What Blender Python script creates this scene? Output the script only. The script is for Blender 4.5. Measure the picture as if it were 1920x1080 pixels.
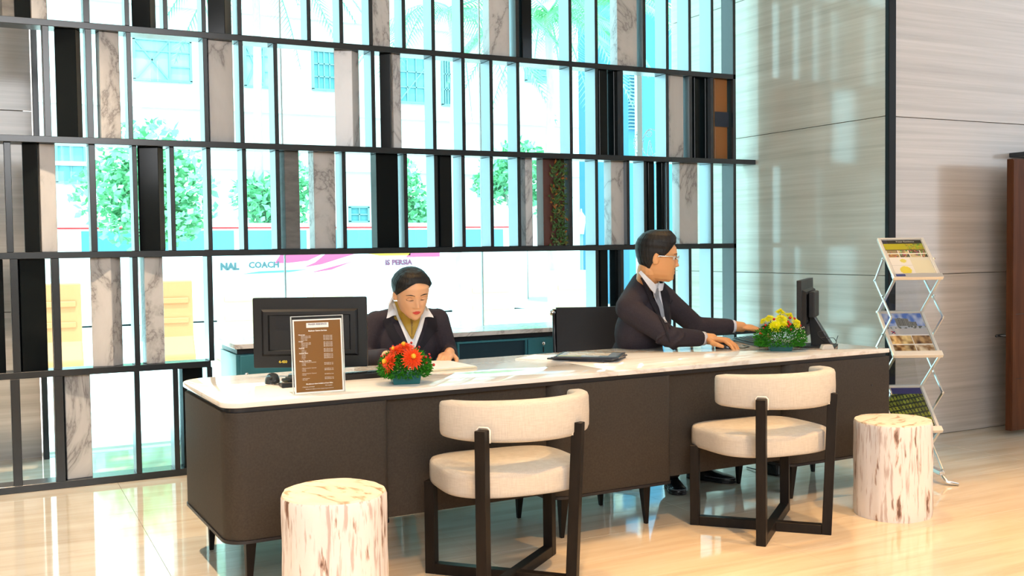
import bpy, bmesh, math, random
from math import sin, cos, pi, radians, exp, sqrt, atan2
from mathutils import Vector, Matrix
from mathutils.bvhtree import BVHTree
for o in list(bpy.data.objects): bpy.data.objects.remove(o)
SC = bpy.context.scene; COL = SC.collection
V = Vector
# ------------------------------------------------------------------ camera
yaw, pitch, roll, F, CH = 0.46962746, -0.04003688, -0.01286418, 1937.59, 1.30
fw = V((sin(yaw)*cos(pitch), cos(yaw)*cos(pitch), sin(pitch)))
r0 = V((cos(yaw), -sin(yaw), 0)); u0 = r0.cross(fw)
rt = r0*cos(roll) + u0*sin(roll); up = u0*cos(roll) - r0*sin(roll)
cd = bpy.data.cameras.new('camera'); cam = bpy.data.objects.new('camera', cd); COL.objects.link(cam)
cd.sensor_width = 36; cd.lens = F/1920*36; cd.clip_start = .05; cd.clip_end = 500
m = Matrix((rt, up, -fw)).transposed().to_4x4(); m.translation = (0, 0, CH); cam.matrix_world = m
SC.camera = cam
# ------------------------------------------------------------------ world, sun, lamps, exposure
w = bpy.data.worlds.new('world'); SC.world = w; w.use_nodes = True
bg = w.node_tree.nodes['Background']; bg.inputs[0].default_value = (.86, .95, 1, 1); bg.inputs[1].default_value = 4.4
def light(name, kind, loc, energy, color, target=None, **kw):
    d = bpy.data.lights.new(name, kind); d.energy = energy; d.color = color
    for k, v in kw.items(): setattr(d, k, v)
    o = bpy.data.objects.new(name, d); COL.objects.link(o); o.location = loc
    if target is not None: o.rotation_euler = (V(target)-V(loc)).to_track_quat('-Z', 'Y').to_euler()
    return o
light('sun', 'SUN', (0, -12, 45), 7, (1, .96, .9), (-4, 0, 0), angle=radians(1.5))
WARM = (1, .56, .22)
LAMPS = [(.9, 1.5), (2.5, 1.5), (4.1, 1.6), (5.7, 1.7), (7.3, 1.8), (1.9, 4.25), (3.5, 4.1), (-.8, 1.6), (-.2, 5.0)]
for i, (x, y) in enumerate(LAMPS):
    over = 4 < y < 4.8; left = y >= 4.8
    light('ceiling_spot', 'SPOT', (x, y, 4.5), 230 if over else 760 if left else 480, (1, .76, .52) if left else WARM, (x, y+(0 if over else .35), 0), spot_size=radians(44 if over else 66 if left else 58), spot_blend=.45, shadow_soft_size=.06)
light('lobby_fill', 'AREA', (0, -3.2, 3.4), 300, (.95, .97, 1), (2.5, 5, 1), shape='RECTANGLE', size=6, size_y=2.2)  # added fill from behind the camera, no window there
light('side_daylight', 'AREA', (8.9, 2.6, 2.2), 75, (.70, .85, 1), (4.5, 4.4, .8), shape='RECTANGLE', size=3.0, size_y=3.6)
SC.view_settings.view_transform = 'Standard'; SC.view_settings.look = 'None'
SC.view_settings.exposure = 0.45; SC.view_settings.gamma = 1; SC.view_settings.use_curve_mapping = False
SC.cycles.max_bounces = 8; SC.cycles.transparent_max_bounces = 16
SC.cycles.caustics_reflective = False; SC.cycles.caustics_refractive = False
# ------------------------------------------------------------------ materials
MATS = {}
def mat(name, color=(.8, .8, .8), rough=.5, metal=0, spec=.5, **kw):
    if name in MATS: return MATS[name]
    M = bpy.data.materials.new(name); M.use_nodes = True; MATS[name] = M
    b = M.node_tree.nodes['Principled BSDF']
    b.inputs['Base Color'].default_value = (*color, 1); b.inputs['Roughness'].default_value = rough
    b.inputs['Metallic'].default_value = metal; b.inputs['Specular IOR Level'].default_value = spec
    for k, v in kw.items(): b.inputs[k].default_value = v
    return M
def nodes(M): return M.node_tree.nodes, M.node_tree.links, M.node_tree.nodes['Principled BSDF']
def ramp(n, stops):
    r = n.new('ShaderNodeValToRGB'); e = r.color_ramp.elements
    e[0].position, e[0].color = stops[0][0], (*stops[0][1], 1)
    e[1].position, e[1].color = stops[-1][0], (*stops[-1][1], 1)
    for p, c in stops[1:-1]:
        k = e.new(p); k.color = (*c, 1)
    return r
def noise_mat(name, scale, stops, rough=.5, nscale=3, detail=6, bump=0, coord='pos', rot=(0, 0, 0), distort=0, metal=0, spec=.5, nrough=.6, rnd=0, rough2=None):
    if name in MATS: return MATS[name]
    M = mat(name, rough=rough, metal=metal, spec=spec); n, l, b = nodes(M)
    if coord == 'pos': src = n.new('ShaderNodeNewGeometry').outputs['Position']
    else: src = n.new('ShaderNodeTexCoord').outputs['Object']
    mp = n.new('ShaderNodeMapping'); mp.inputs['Scale'].default_value = scale; mp.inputs['Rotation'].default_value = rot
    l.new(src, mp.inputs[0])
    if rnd:
        oi = n.new('ShaderNodeObjectInfo'); cx = n.new('ShaderNodeVectorMath'); cx.operation = 'SCALE'; cx.inputs[0].default_value = (rnd, rnd*1.7, rnd*.6)
        l.new(oi.outputs['Random'], cx.inputs['Scale']); l.new(cx.outputs[0], mp.inputs['Location'])
    t = n.new('ShaderNodeTexNoise'); t.inputs['Scale'].default_value = nscale; t.inputs['Detail'].default_value = detail
    t.inputs['Roughness'].default_value = nrough; t.inputs['Distortion'].default_value = distort
    l.new(mp.outputs[0], t.inputs['Vector']); r = ramp(n, stops); l.new(t.outputs[0], r.inputs[0]); l.new(r.outputs[0], b.inputs['Base Color'])
    if bump:
        bp = n.new('ShaderNodeBump'); bp.inputs['Strength'].default_value = bump; bp.inputs['Distance'].default_value = .01
        l.new(t.outputs[0], bp.inputs['Height']); l.new(bp.outputs[0], b.inputs['Normal'])
    return M
def vein_marble(name, base, vein, scale=2.2, rough=.12, rot=(0, 0, .6), stretch=(1, 1, 1), coord='pos', rnd=0):
    if name in MATS: return MATS[name]
    M = mat(name, rough=rough); n, l, b = nodes(M)
    src = n.new('ShaderNodeNewGeometry').outputs['Position'] if coord == 'pos' else n.new('ShaderNodeTexCoord').outputs['Object']
    mp = n.new('ShaderNodeMapping'); mp.inputs['Rotation'].default_value = rot; mp.inputs['Scale'].default_value = stretch; l.new(src, mp.inputs[0])
    t = n.new('ShaderNodeTexNoise'); t.inputs['Scale'].default_value = scale; t.inputs['Detail'].default_value = 7; t.inputs['Distortion'].default_value = .9; t.inputs['Roughness'].default_value = .62
    l.new(mp.outputs[0], t.inputs['Vector'])
    a = n.new('ShaderNodeMath'); a.operation = 'SUBTRACT'; a.inputs[1].default_value = .5; l.new(t.outputs[0], a.inputs[0])
    c = n.new('ShaderNodeMath'); c.operation = 'ABSOLUTE'; l.new(a.outputs[0], c.inputs[0])
    r = ramp(n, [(0, vein), (.012, tuple(.5*x+.5*y for x, y in zip(base, vein))), (.045, tuple(.85*x+.15*y for x, y in zip(base, vein))), (.15, base)])
    l.new(c.outputs[0], r.inputs[0]); l.new(r.outputs[0], b.inputs['Base Color'])
    return M
def glass_mat(name, tint, refl=.06, rough=.0):
    if name in MATS: return MATS[name]
    M = bpy.data.materials.new(name); M.use_nodes = True; MATS[name] = M; n, l = M.node_tree.nodes, M.node_tree.links
    n.remove(n['Principled BSDF']); out = n['Material Output']
    t = n.new('ShaderNodeBsdfTransparent'); t.inputs[0].default_value = (*tint, 1)
    g = n.new('ShaderNodeBsdfGlossy'); g.inputs['Roughness'].default_value = rough
    fr = n.new('ShaderNodeFresnel'); fr.inputs[0].default_value = 1.35
    ge = n.new('ShaderNodeNewGeometry'); k = n.new('ShaderNodeMath'); k.operation = 'SUBTRACT'; k.inputs[0].default_value = 1; l.new(ge.outputs['Backfacing'], k.inputs[1]); q = n.new('ShaderNodeMath'); q.operation = 'MULTIPLY'; l.new(fr.outputs[0], q.inputs[0]); l.new(k.outputs[0], q.inputs[1])
    mx = n.new('ShaderNodeMixShader'); l.new(q.outputs[0], mx.inputs[0]); l.new(t.outputs[0], mx.inputs[1]); l.new(g.outputs[0], mx.inputs[2]); l.new(mx.outputs[0], out.inputs[0])
    return M
def col_mat(name='print', rough=.25):
    if name in MATS: return MATS[name]
    M = mat(name, rough=rough); n, l, b = nodes(M); a = n.new('ShaderNodeVertexColor'); a.layer_name = 'Col'; l.new(a.outputs[0], b.inputs['Base Color']); return M
def travertine(name, ax, c0, c1, c2, rough):
    s = {'x': (.35, 9, 9), 'y': (9, .35, 9)}[ax]
    s = (s[0], s[1], 20)
    return noise_mat(name, s, [(.3, c0), (.5, c1), (.7, c2)], rough, nscale=1.2, detail=9, distort=.35, nrough=.68)
M_WY = travertine('silver_vein_stone_side', 'y', (.46, .425, .365), (.56, .525, .46), (.64, .61, .55), .11)
M_WX = travertine('silver_vein_stone_back', 'x', (.40, .365, .335), (.48, .445, .415), (.57, .535, .505), .16)
M_FLOOR = noise_mat('travertine_tile', (.5, 5, 5), [(.28, (.52, .43, .32)), (.5, (.61, .53, .42)), (.72, (.68, .61, .51))], .06, nscale=2.0, detail=8, distort=.4, spec=1.0)
M_GROUT = mat('grout', (.3, .26, .2), .8)
M_PLASTER = mat('lobby_plaster', (.62, .58, .52), .8)
M_CEIL = mat('ceiling_paint', (.72, .70, .66), .9)
M_DARK = mat('charcoal_metal', (.014, .018, .023), .24, 0, .6)
M_FIN = mat('lit_fin_metal', (.25, .29, .33), .30, .8)  # same dark paint as the screen, paled to carry window light
M_POST = mat('black_post', (.010, .012, .014), .45, 0, .15)
M_BLACK = mat('black_glass', (.005, .007, .008), .12, spec=.2)
M_BLACKSIDE = mat('black_side_reflection', (.14, .125, .10), .3)  # reflection on the black blocks' side face, put into its colour
M_MARB = vein_marble('grey_white_marble', (.53, .52, .52), (.24, .23, .23), 2.4, .2, (.3, .5, .4), (1, 1, .55))
M_GSTONE = noise_mat('grey_stone', (3, 3, 9), [(.3, (.10, .10, .10)), (.7, (.19, .185, .18))], .3)
M_TOP = vein_marble('white_marble_top', (.86, .84, .81), (.66, .59, .53), 1.0, .07, (0, 0, .35), (.6, 1.6, 1.6))
M_DESK = noise_mat('desk_leather', (60, 60, 60), [(.35, (.038, .031, .025)), (.65, (.050, .041, .033))], .6, nscale=2, bump=.08, spec=.2)
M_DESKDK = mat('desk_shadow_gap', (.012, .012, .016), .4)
M_WENGE = noise_mat('wenge_wood', (14, 14, 2), [(.3, (.005, .0038, .0035)), (.7, (.012, .009, .0075))], .42, spec=.22)
def linen():
    M = mat('cream_linen', rough=.9, spec=.2); n, l, b = nodes(M)
    tc = n.new('ShaderNodeTexCoord'); mixs = []
    for sc in ((400, 400, 25), (30, 30, 400)):
        mp = n.new('ShaderNodeMapping'); mp.inputs['Scale'].default_value = sc; l.new(tc.outputs['Object'], mp.inputs[0])
        t = n.new('ShaderNodeTexNoise'); t.inputs['Scale'].default_value = 1; t.inputs['Detail'].default_value = 2; l.new(mp.outputs[0], t.inputs['Vector']); mixs.append(t.outputs[0])
    a = n.new('ShaderNodeMath'); a.operation = 'ADD'; l.new(mixs[0], a.inputs[0]); l.new(mixs[1], a.inputs[1])
    h = n.new('ShaderNodeMath'); h.operation = 'MULTIPLY'; h.inputs[1].default_value = .5; l.new(a.outputs[0], h.inputs[0])
    r = ramp(n, [(.34, (.46, .435, .40)), (.64, (.56, .535, .495))]); l.new(h.outputs[0], r.inputs[0]); l.new(r.outputs[0], b.inputs['Base Color'])
    bp = n.new('ShaderNodeBump'); bp.inputs['Strength'].default_value = .25; bp.inputs['Distance'].default_value = .003; l.new(h.outputs[0], bp.inputs['Height']); l.new(bp.outputs[0], b.inputs['Normal'])
    return M
M_LINEN = linen()
M_PIPE = mat('pale_piping', (.78, .76, .72), .7)
def stump_mat(name, topc):
    M = mat(name, rough=.6); n, l, b = nodes(M); tc = n.new('ShaderNodeTexCoord')
    def nz(sc, nscale, det, dis, seed):
        mp = n.new('ShaderNodeMapping'); mp.inputs['Scale'].default_value = sc; mp.inputs['Location'].default_value = (seed, seed*2, 0); l.new(tc.outputs['Object'], mp.inputs[0])
        t = n.new('ShaderNodeTexNoise'); t.inputs['Scale'].default_value = nscale; t.inputs['Detail'].default_value = det; t.inputs['Distortion'].default_value = dis; l.new(mp.outputs[0], t.inputs['Vector']); return t.outputs[0]
    if topc:
        r = ramp(n, [(.30, (.16, .10, .06)), (.38, (.45, .32, .20)), (.46, (.74, .66, .54)), (.75, (.80, .73, .62))]); l.new(nz((1, 2.2, 1), 9, 6, .8, 1), r.inputs[0]); l.new(r.outputs[0], b.inputs['Base Color']); return M
    r1 = ramp(n, [(.325, (.17, .095, .07)), (.365, (.46, .35, .31)), (.40, (.70, .68, .69)), (.8, (.73, .715, .74))]); l.new(nz((24, 24, 5.2), 1.15, 5, .25, 3), r1.inputs[0])
    r2 = ramp(n, [(.36, (.58, .48, .45)), (.46, (1, 1, 1))]); l.new(nz((60, 60, 6), 1.1, 5, .3, 7), r2.inputs[0])
    mx = n.new('ShaderNodeMix'); mx.data_type = 'RGBA'; mx.blend_type = 'MULTIPLY'; mx.inputs[0].default_value = .8
    l.new(r1.outputs[0], mx.inputs[6]); l.new(r2.outputs[0], mx.inputs[7]); l.new(mx.outputs[2], b.inputs['Base Color'])
    bp = n.new('ShaderNodeBump'); bp.inputs['Strength'].default_value = .5; bp.inputs['Distance'].default_value = .006; l.new(r1.outputs[0], bp.inputs['Height']); l.new(bp.outputs[0], b.inputs['Normal'])
    return M
M_STUMP = stump_mat('whitewashed_bark', False); M_STUMPT = stump_mat('stump_end_grain', True)
M_TEAL = mat('teal_lacquer', (.035, .16, .20), .3)
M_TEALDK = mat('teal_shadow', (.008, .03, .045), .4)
M_PLASTIC = noise_mat('black_plastic', (300, 300, 300), [(.3, (.003, .0034, .005)), (.7, (.005, .0055, .0075))], .42, nscale=1)
M_PLASTIC2 = mat('satin_black', (.010, .0105, .013), .3)
M_ALU = mat('brushed_aluminium', (.72, .73, .74), .28, .9)
M_ALUW = mat('silver_frame', (.66, .65, .62), .35, .3)
M_CHROME = mat('chrome', (.8, .8, .8), .1, 1)
M_ACRYL = glass_mat('clear_acrylic', (.93, .95, .95))
M_FROST = glass_mat('pocket_acrylic', (.82, .85, .87))
M_GLASS = glass_mat('tinted_window_glass', (.74, .98, 1.0))
M_WHITE = mat('white_paper', (.85, .85, .83), .6)
M_WHITEP = mat('white_paint', (.8, .8, .8), .5)
M_PRINT = col_mat()
M_WALNUT = noise_mat('walnut_door', (6, 6, .7), [(.3, (.055, .018, .007)), (.7, (.10, .036, .014))], .5, spec=.15, nscale=3, distort=.6)
M_SKINW = mat('skin_light', (.72, .38, .20), .5, **{'Subsurface Weight': .08})
M_SKINM = mat('skin_tan', (.66, .32, .13), .5, **{'Subsurface Weight': .08})
M_LIPW = mat('red_lipstick', (.55, .05, .04), .35); M_LIPM = mat('lips', (.42, .17, .12), .5)
M_HAIR = noise_mat('black_hair', (90, 90, 14), [(.3, (.003, .0026, .0026)), (.7, (.009, .0072, .0068))], .5, nscale=1, bump=.3, coord='obj', spec=.35)
M_SUIT = noise_mat('charcoal_suit', (120, 120, 120), [(.3, (.025, .020, .027)), (.7, (.034, .027, .036))], .8, nscale=1, bump=.05, spec=.25)
M_SUIT2 = mat('charcoal_lapel', (.013, .0115, .017), .75, spec=.25)
M_SHIRT = mat('white_shirt', (.82, .82, .84), .7); M_SHIRTM = mat('pale_blue_shirt', (.72, .74, .82), .7)
M_SCARF = mat('mustard_scarf', (.43, .27, .03), .55); M_SCARFD = mat('mustard_scarf_shade', (.22, .13, .03), .6)
M_TIE = noise_mat('grey_tie', (300, 300, 300), [(.4, (.20, .22, .27)), (.6, (.30, .32, .37))], .45)
M_SHOE = mat('black_leather', (.012, .014, .018), .22)
M_TROUS = mat('dark_trousers', (.025, .024, .030), .8)
M_GREEN = noise_mat('fern_green', (60, 60, 60), [(.3, (.012, .10, .006)), (.7, (.05, .30, .016))], .6, nscale=1, spec=.15)
M_RED = mat('orange_red_petal', (.85, .075, .008), .5); M_ORANGE = mat('orange_petal', (.90, .22, .01), .5); M_YELC = mat('flower_heart', (.85, .45, .02), .6); M_YELH = mat('yellow_heart', (.72, .60, .0), .6)
M_YELLOW = mat('yellow_petal', (.80, .78, .0), .5); M_BERRY = mat('red_berry', (.50, .012, .008), .25); M_BABY = mat('tiny_white_flower', (.85, .83, .75), .6)
M_POT = mat('teal_pot', (.004, .11, .12), .35)
M_LED = mat('amber_label', (.75, .6, .05), .4)
M_REDDOT = mat('red_mark', (.5, .02, .01), .4)
# ------------------------------------------------------------------ mesh helpers
class MB:
    def __init__(s): s.v = []; s.f = []; s.mi = []; s.cur = 0
    def add(s, vs, fs):
        o = len(s.v); s.v += [V(p) for p in vs]; s.f += [tuple(i+o for i in f) for f in fs]; s.mi += [s.cur]*len(fs); return s
    def box(s, c, d, R=None):
        c = V(c); h = [x/2 for x in d]; vs = []
        for z in (-1, 1):
            for x, y in ((-1, -1), (1, -1), (1, 1), (-1, 1)):
                p = V((x*h[0], y*h[1], z*h[2])); vs.append(c+(R @ p if R is not None else p))
        return s.add(vs, [(3, 2, 1, 0), (4, 5, 6, 7), (0, 1, 5, 4), (1, 2, 6, 5), (2, 3, 7, 6), (3, 0, 4, 7)])
    def prism(s, poly, z0, z1, T=None):
        n = len(poly); vs = [V((x, y, z0)) for x, y in poly]+[V((x, y, z1)) for x, y in poly]
        if T is not None: vs = [T @ p for p in vs]
        return s.add(vs, [tuple(range(n-1, -1, -1)), tuple(range(n, 2*n))]+[(i, (i+1) % n, n+(i+1) % n, n+i) for i in range(n)])
    def bar(s, a, b, wx, wy, upv=(0, 0, 1)):
        a, b = V(a), V(b); d = (b-a); L = d.length; d.normalize(); u = V(upv)
        if abs(d.dot(u)) > .98: u = V((1, 0, 0))
        x = d.cross(u).normalized(); y = x.cross(d).normalized()
        return s.box((a+b)/2, (wx, L, wy), Matrix((x, d, y)).transposed())
    def tube(s, pts, r, n=8, cap=True):
        pts = [V(p) for p in pts]; rs = r if isinstance(r, (list, tuple)) else [r]*len(pts); vs = []; prev = None
        for i, p in enumerate(pts):
            d = (pts[min(i+1, len(pts)-1)]-pts[max(i-1, 0)]).normalized()
            if prev is None:
                a = V((0, 0, 1)) if abs(d.z) < .9 else V((1, 0, 0)); x = d.cross(a).normalized()
            else: x = (prev-d*prev.dot(d)).normalized()
            prev = x; y = d.cross(x)
            vs += [p+(x*cos(2*pi*k/n)+y*sin(2*pi*k/n))*rs[i] for k in range(n)]
        fs = [(i*n+k, i*n+(k+1) % n, (i+1)*n+(k+1) % n, (i+1)*n+k) for i in range(len(pts)-1) for k in range(n)]
        if cap: fs += [tuple(range(n-1, -1, -1)), tuple((len(pts)-1)*n+k for k in range(n))]
        return s.add(vs, fs)
    def lathe(s, prof, n=24, c=(0, 0, 0), T=None, fn=None):
        vs = []; c = V(c)
        for i, (r, z) in enumerate(prof):
            for k in range(n):
                a = 2*pi*k/n; q = r*(fn(a, z) if fn else 1); p = V((q*cos(a), q*sin(a), z)); vs.append((T @ p if T is not None else p)+c)
        m_ = len(prof); fs = [(i*n+k, i*n+(k+1) % n, (i+1)*n+(k+1) % n, (i+1)*n+k) for i in range(m_-1) for k in range(n)]
        fs += [tuple(range(n-1, -1, -1)), tuple((m_-1)*n+k for k in range(n))]
        return s.add(vs, fs)
    def ell(s, c, r, R=None, nu=12, nv=8):
        c = V(c); r = (r, r, r) if not isinstance(r, (tuple, list)) else r; vs = []; fs = []
        vs.append(V((0, 0, -1)))
        for j in range(1, nv):
            t = -pi/2+pi*j/nv
            vs += [V((cos(t)*cos(2*pi*k/nu), cos(t)*sin(2*pi*k/nu), sin(t))) for k in range(nu)]
        vs.append(V((0, 0, 1))); top = len(vs)-1
        fs += [(0, 1+(k+1) % nu, 1+k) for k in range(nu)]
        for j in range(nv-2): fs += [(1+j*nu+k, 1+j*nu+(k+1) % nu, 1+(j+1)*nu+(k+1) % nu, 1+(j+1)*nu+k) for k in range(nu)]
        fs += [(1+(nv-2)*nu+k, 1+(nv-2)*nu+(k+1) % nu, top) for k in range(nu)]
        out = []
        for p in vs:
            q = V((p.x*r[0], p.y*r[1], p.z*r[2])); out.append(c+(R @ q if R is not None else q))
        return s.add(out, fs)
    def limb(s, pts, rs, n=12):        # tapered rounded limb
        s.tube(pts, rs, n)
        for p, r in zip(pts, rs): s.ell(p, r*1.0, nu=n, nv=8)
        return s
    def build(s, name, m, parent=None, smooth=False, bevel=0, seg=2, world=False, auto=None):
        me = bpy.data.meshes.new(name); vs = s.v
        if world and parent is not None:
            W = root_matrix(parent).inverted(); vs = [W @ p for p in vs]
        me.from_pydata([tuple(p) for p in vs], [], s.f)
        for x in (m if isinstance(m, (list, tuple)) else [m]): me.materials.append(x)
        for p, i in zip(me.polygons, s.mi): p.material_index = i
        return finish(name, me, parent, smooth, bevel, seg, auto)
def root_matrix(o):
    M_ = Matrix.LocRotScale(o.location, o.rotation_euler, o.scale)
    return root_matrix(o.parent) @ M_ if o.parent else M_
def finish(name, me, parent=None, smooth=False, bevel=0, seg=2, auto=None):
    bm = bmesh.new(); bm.from_mesh(me)
    bmesh.ops.recalc_face_normals(bm, faces=bm.faces)
    if bevel:
        ed = [e for e in bm.edges if len(e.link_faces) == 2 and e.calc_face_angle(0) > .5]
        bmesh.ops.bevel(bm, geom=ed, offset=bevel, segments=seg, profile=.5, affect='EDGES', clamp_overlap=True)
    if smooth:
        for f in bm.faces: f.smooth = True
        if auto:
            for e in bm.edges:
                if len(e.link_faces) == 2 and e.calc_face_angle(0) > auto: e.smooth = False
    bm.to_mesh(me); bm.free()
    o = bpy.data.objects.new(name, me); COL.objects.link(o)
    if parent is not None: o.parent = parent
    return o
def tag(o, label=None, cat=None, group=None, kind=None):
    if label: o['label'] = label
    if cat: o['category'] = cat
    if group: o['group'] = group
    if kind: o['kind'] = kind
    return o
def empty(name, loc=(0, 0, 0), rz=0, label=None, cat=None, group=None, kind=None):
    o = bpy.data.objects.new(name, None); COL.objects.link(o); o.location = loc; o.rotation_euler = (0, 0, rz); o.empty_display_size = .1
    return tag(o, label, cat, group, kind)
def copy_tree(o, parent=None):
    c = o.copy(); COL.objects.link(c)
    if parent is not None: c.parent = parent
    for ch in list(o.children): copy_tree(ch, c)
    return c
def rbox(name, c, d, m, parent=None, bevel=.004, seg=2, R=None, smooth=False): return MB().box(c, d, R).build(name, m, parent, smooth, bevel, seg)
def rrect(x0, y0, x1, y1, rads, n=8):
    pts = []
    for (cx, cy, a0, r) in ((x0, y0, pi, rads[0]), (x1, y0, 1.5*pi, rads[1]), (x1, y1, 0, rads[2]), (x0, y1, .5*pi, rads[3])):
        if r <= 0: pts.append((cx, cy)); continue
        ox = cx+(r if cx == x0 else -r); oy = cy+(r if cy == y0 else -r)
        pts += [(ox+r*cos(a0+.5*pi*k/n), oy+r*sin(a0+.5*pi*k/n)) for k in range(n+1)]
    return pts
def text_mb(mb, s, size, T, align='CENTER', bold=0, ext=.0006):
    c = bpy.data.curves.new('t', 'FONT'); c.body = s; c.size = size; c.align_x = align; c.align_y = 'CENTER'; c.offset = bold; c.extrude = ext; c.resolution_u = 2
    o = bpy.data.objects.new('t', c); COL.objects.link(o)
    me = bpy.data.meshes.new_from_object(o.evaluated_get(bpy.context.evaluated_depsgraph_get()))
    mb.add([T @ v.co for v in me.vertices], [tuple(p.vertices) for p in me.polygons])
    bpy.data.objects.remove(o); bpy.data.curves.remove(c); bpy.data.meshes.remove(me)
def painted(name, w_, h_, nx, ny, fn, parent, T, m=None, thick=.001):
    """flat print: a grid sheet whose cells carry their own ink colour. fn(u,v) -> linear rgb"""
    vs = [T @ V(((i/nx-.5)*w_, (j/ny)*h_, 0)) for j in range(ny+1) for i in range(nx+1)]
    fs = [(j*(nx+1)+i, j*(nx+1)+i+1, (j+1)*(nx+1)+i+1, (j+1)*(nx+1)+i) for j in range(ny) for i in range(nx)]
    me = bpy.data.meshes.new(name); me.from_pydata([tuple(p) for p in vs], [], fs); me.materials.append(m or M_PRINT)
    ca = me.color_attributes.new('Col', 'FLOAT_COLOR', 'CORNER'); k = 0
    for j in range(ny):
        for i in range(nx):
            c = fn((i+.5)/nx, (j+.5)/ny)
            for _ in range(4): ca.data[k].color = (*c, 1); k += 1
    o = bpy.data.objects.new(name, me); COL.objects.link(o); o.parent = parent; return o
def remesh(mb, vox, it=3, fac=.5):
    me = bpy.data.meshes.new('tmp'); me.from_pydata([tuple(p) for p in mb.v], [], mb.f)
    bm = bmesh.new(); bm.from_mesh(me); bmesh.ops.recalc_face_normals(bm, faces=bm.faces); bm.to_mesh(me); bm.free()
    o = bpy.data.objects.new('tmp', me); COL.objects.link(o)
    r = o.modifiers.new('r', 'REMESH'); r.mode = 'VOXEL'; r.voxel_size = vox
    if it:
        s_ = o.modifiers.new('s', 'SMOOTH'); s_.iterations = it; s_.factor = fac
    out = bpy.data.meshes.new_from_object(o.evaluated_get(bpy.context.evaluated_depsgraph_get()))
    bpy.data.objects.remove(o); bpy.data.meshes.remove(me); return out
def mesh_obj(name, me, m, parent, smooth=True):
    W = root_matrix(parent).inverted(); me.transform(W); me.name = name; me.materials.clear()
    for x in (m if isinstance(m, (list, tuple)) else [m]): me.materials.append(x)
    for p in me.polygons: p.use_smooth = smooth
    o = bpy.data.objects.new(name, me); COL.objects.link(o); o.parent = parent; return o
def frame_from(fwd, upv=(0, 0, 1)):           # columns: right, fwd, up
    f = V(fwd).normalized(); u = V(upv); r = f.cross(u).normalized(); u = r.cross(f).normalized()
    return Matrix((r, f, u)).transposed()
rnd = random.Random(7)
def lerp(a, b, t): return a+(b-a)*t
# ================================================================== SETTING
XW, YW, YG, SY = 5.187, 4.875, 7.2, 6.16
HC = 4.6
floor = empty('floor', kind='structure')
MB().box((2.5, 1.75, -.06), (13.4, 11.3, .1)).build('floor_bed', M_GROUT, floor)
tm = None
TX, TY = 1.2, .30
for i in range(-2, 6):
    for j in range(-9, 6):
        x, y = .62+TX*i, 4.51+TY*j
        if y+TY > 6.16 and False: continue
        if tm is None:
            o = MB().box((TX/2, TY/2, -.006), (TX-.0014, TY-.0014, .012)).build('tile', M_FLOOR, floor, bevel=.0003, seg=1); tm = o.data
        else:
            o = bpy.data.objects.new('tile', tm); COL.objects.link(o); o.parent = floor
        o.location = (x, y, 0)
MB().box((2.5, -1.05, -.006), (13.4, 5.6-.0, .012)).build('lobby_paving', M_FLOOR, floor)
MB().box((2.5, 6.7, -.008), (13.4, 1.06, .012)).build('window_strip_paving', M_FLOOR, floor)
c = empty('ceiling', kind='structure'); MB().box((2.5, 1.6, HC+.06), (13.4, 11.4, .12)).build('ceiling_slab', M_CEIL, c)
for x, y in LAMPS:
    p = MB().lathe([(.075, HC-.012), (.075, HC), (.055, HC), (.055, HC-.012)], 20, (x, y, 0)).build('downlight_ring', M_WHITEP, c)
def wall(name, slabs, m, backing, bm_=M_GROUT):
    r = empty(name, kind='structure'); MB().box(*backing).build('wall_core', bm_, r)
    for c_, d in slabs: MB().box(c_, d).build('stone_slab', m, r, bevel=.0012, seg=1)
    return r
ZJ = [0, 1.08, 2.11, 3.15, HC]
wall('wall_side', [((XW+.012, (YW+YG)/2, (a+b)/2), (.024, YG-YW, b-a-.004)) for a, b in zip(ZJ, ZJ[1:])], M_WY, ((XW+.115, (YW+YG)/2+.013, HC/2), (.18, YG-YW-.03, HC)))
wall('wall_right', [((7.2+.035, YW+.012, (a+b)/2), (4.0, .024, b-a-.004)) for a, b in zip(ZJ, ZJ[1:])], M_WX, ((7.1, YW+.115, HC/2), (3.78, .18, HC)))
wall('wall_left_back', [((-1.85, YG+.012, (a+b)/2), (4.256, .024, b-a-.004)) for a, b in zip([-.1, .93, 2.19, 3.2], [.93, 2.19, 3.2, HC])], M_WX, ((-1.87, YG+.115, HC/2), (4.2, .18, HC)))
for n_, c_, d in (('wall_behind', (2.5, -3.9, HC/2), (13.4, .12, HC)), ('wall_left', (-4.1, 1.65, HC/2), (.12, 11.2, HC)), ('wall_far_right', (9.15, .5, HC/2), (.12, 8.9, HC))):
    tag(MB().box(c_, d).build(n_, M_PLASTER), kind='structure')
tag(MB().box((XW+.032, YW-.012, HC/2), (.064, .036, HC-.002)).build('trim_1', M_POST, None, bevel=.004), kind='structure')
# window wall
win = empty('window_1', kind='structure')
M_MULL = mat('silicone_joint', (.75, .75, .76), .4)
gx = [.316, 1.867, 3.40, 4.85, XW]
for a, b in zip(gx, gx[1:]): MB().box(((a+b)/2, YG, HC/2-.03), (b-a-.012, .012, HC+.05)).build('pane', M_GLASS, win)
for x in gx[1:3]: MB().box((x, YG, HC/2-.03), (.011, .016, HC+.05)).build('glazing_joint', M_MULL, win)
MB().box((4.85, YG, HC/2-.03), (.05, .04, HC+.05)).build('mullion', M_WHITEP, win, bevel=.004)
MB().box((.30, YG-.02, HC/2-.03), (.034, .16, HC)).build('jamb', M_DARK, win, bevel=.003)
MB().box(((.3+XW)/2, YG, -.035), (XW-.3, .10, .07)).build('sill', mat('sill_stone', (.55, .6, .6), .4), win, bevel=.004)
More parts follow.
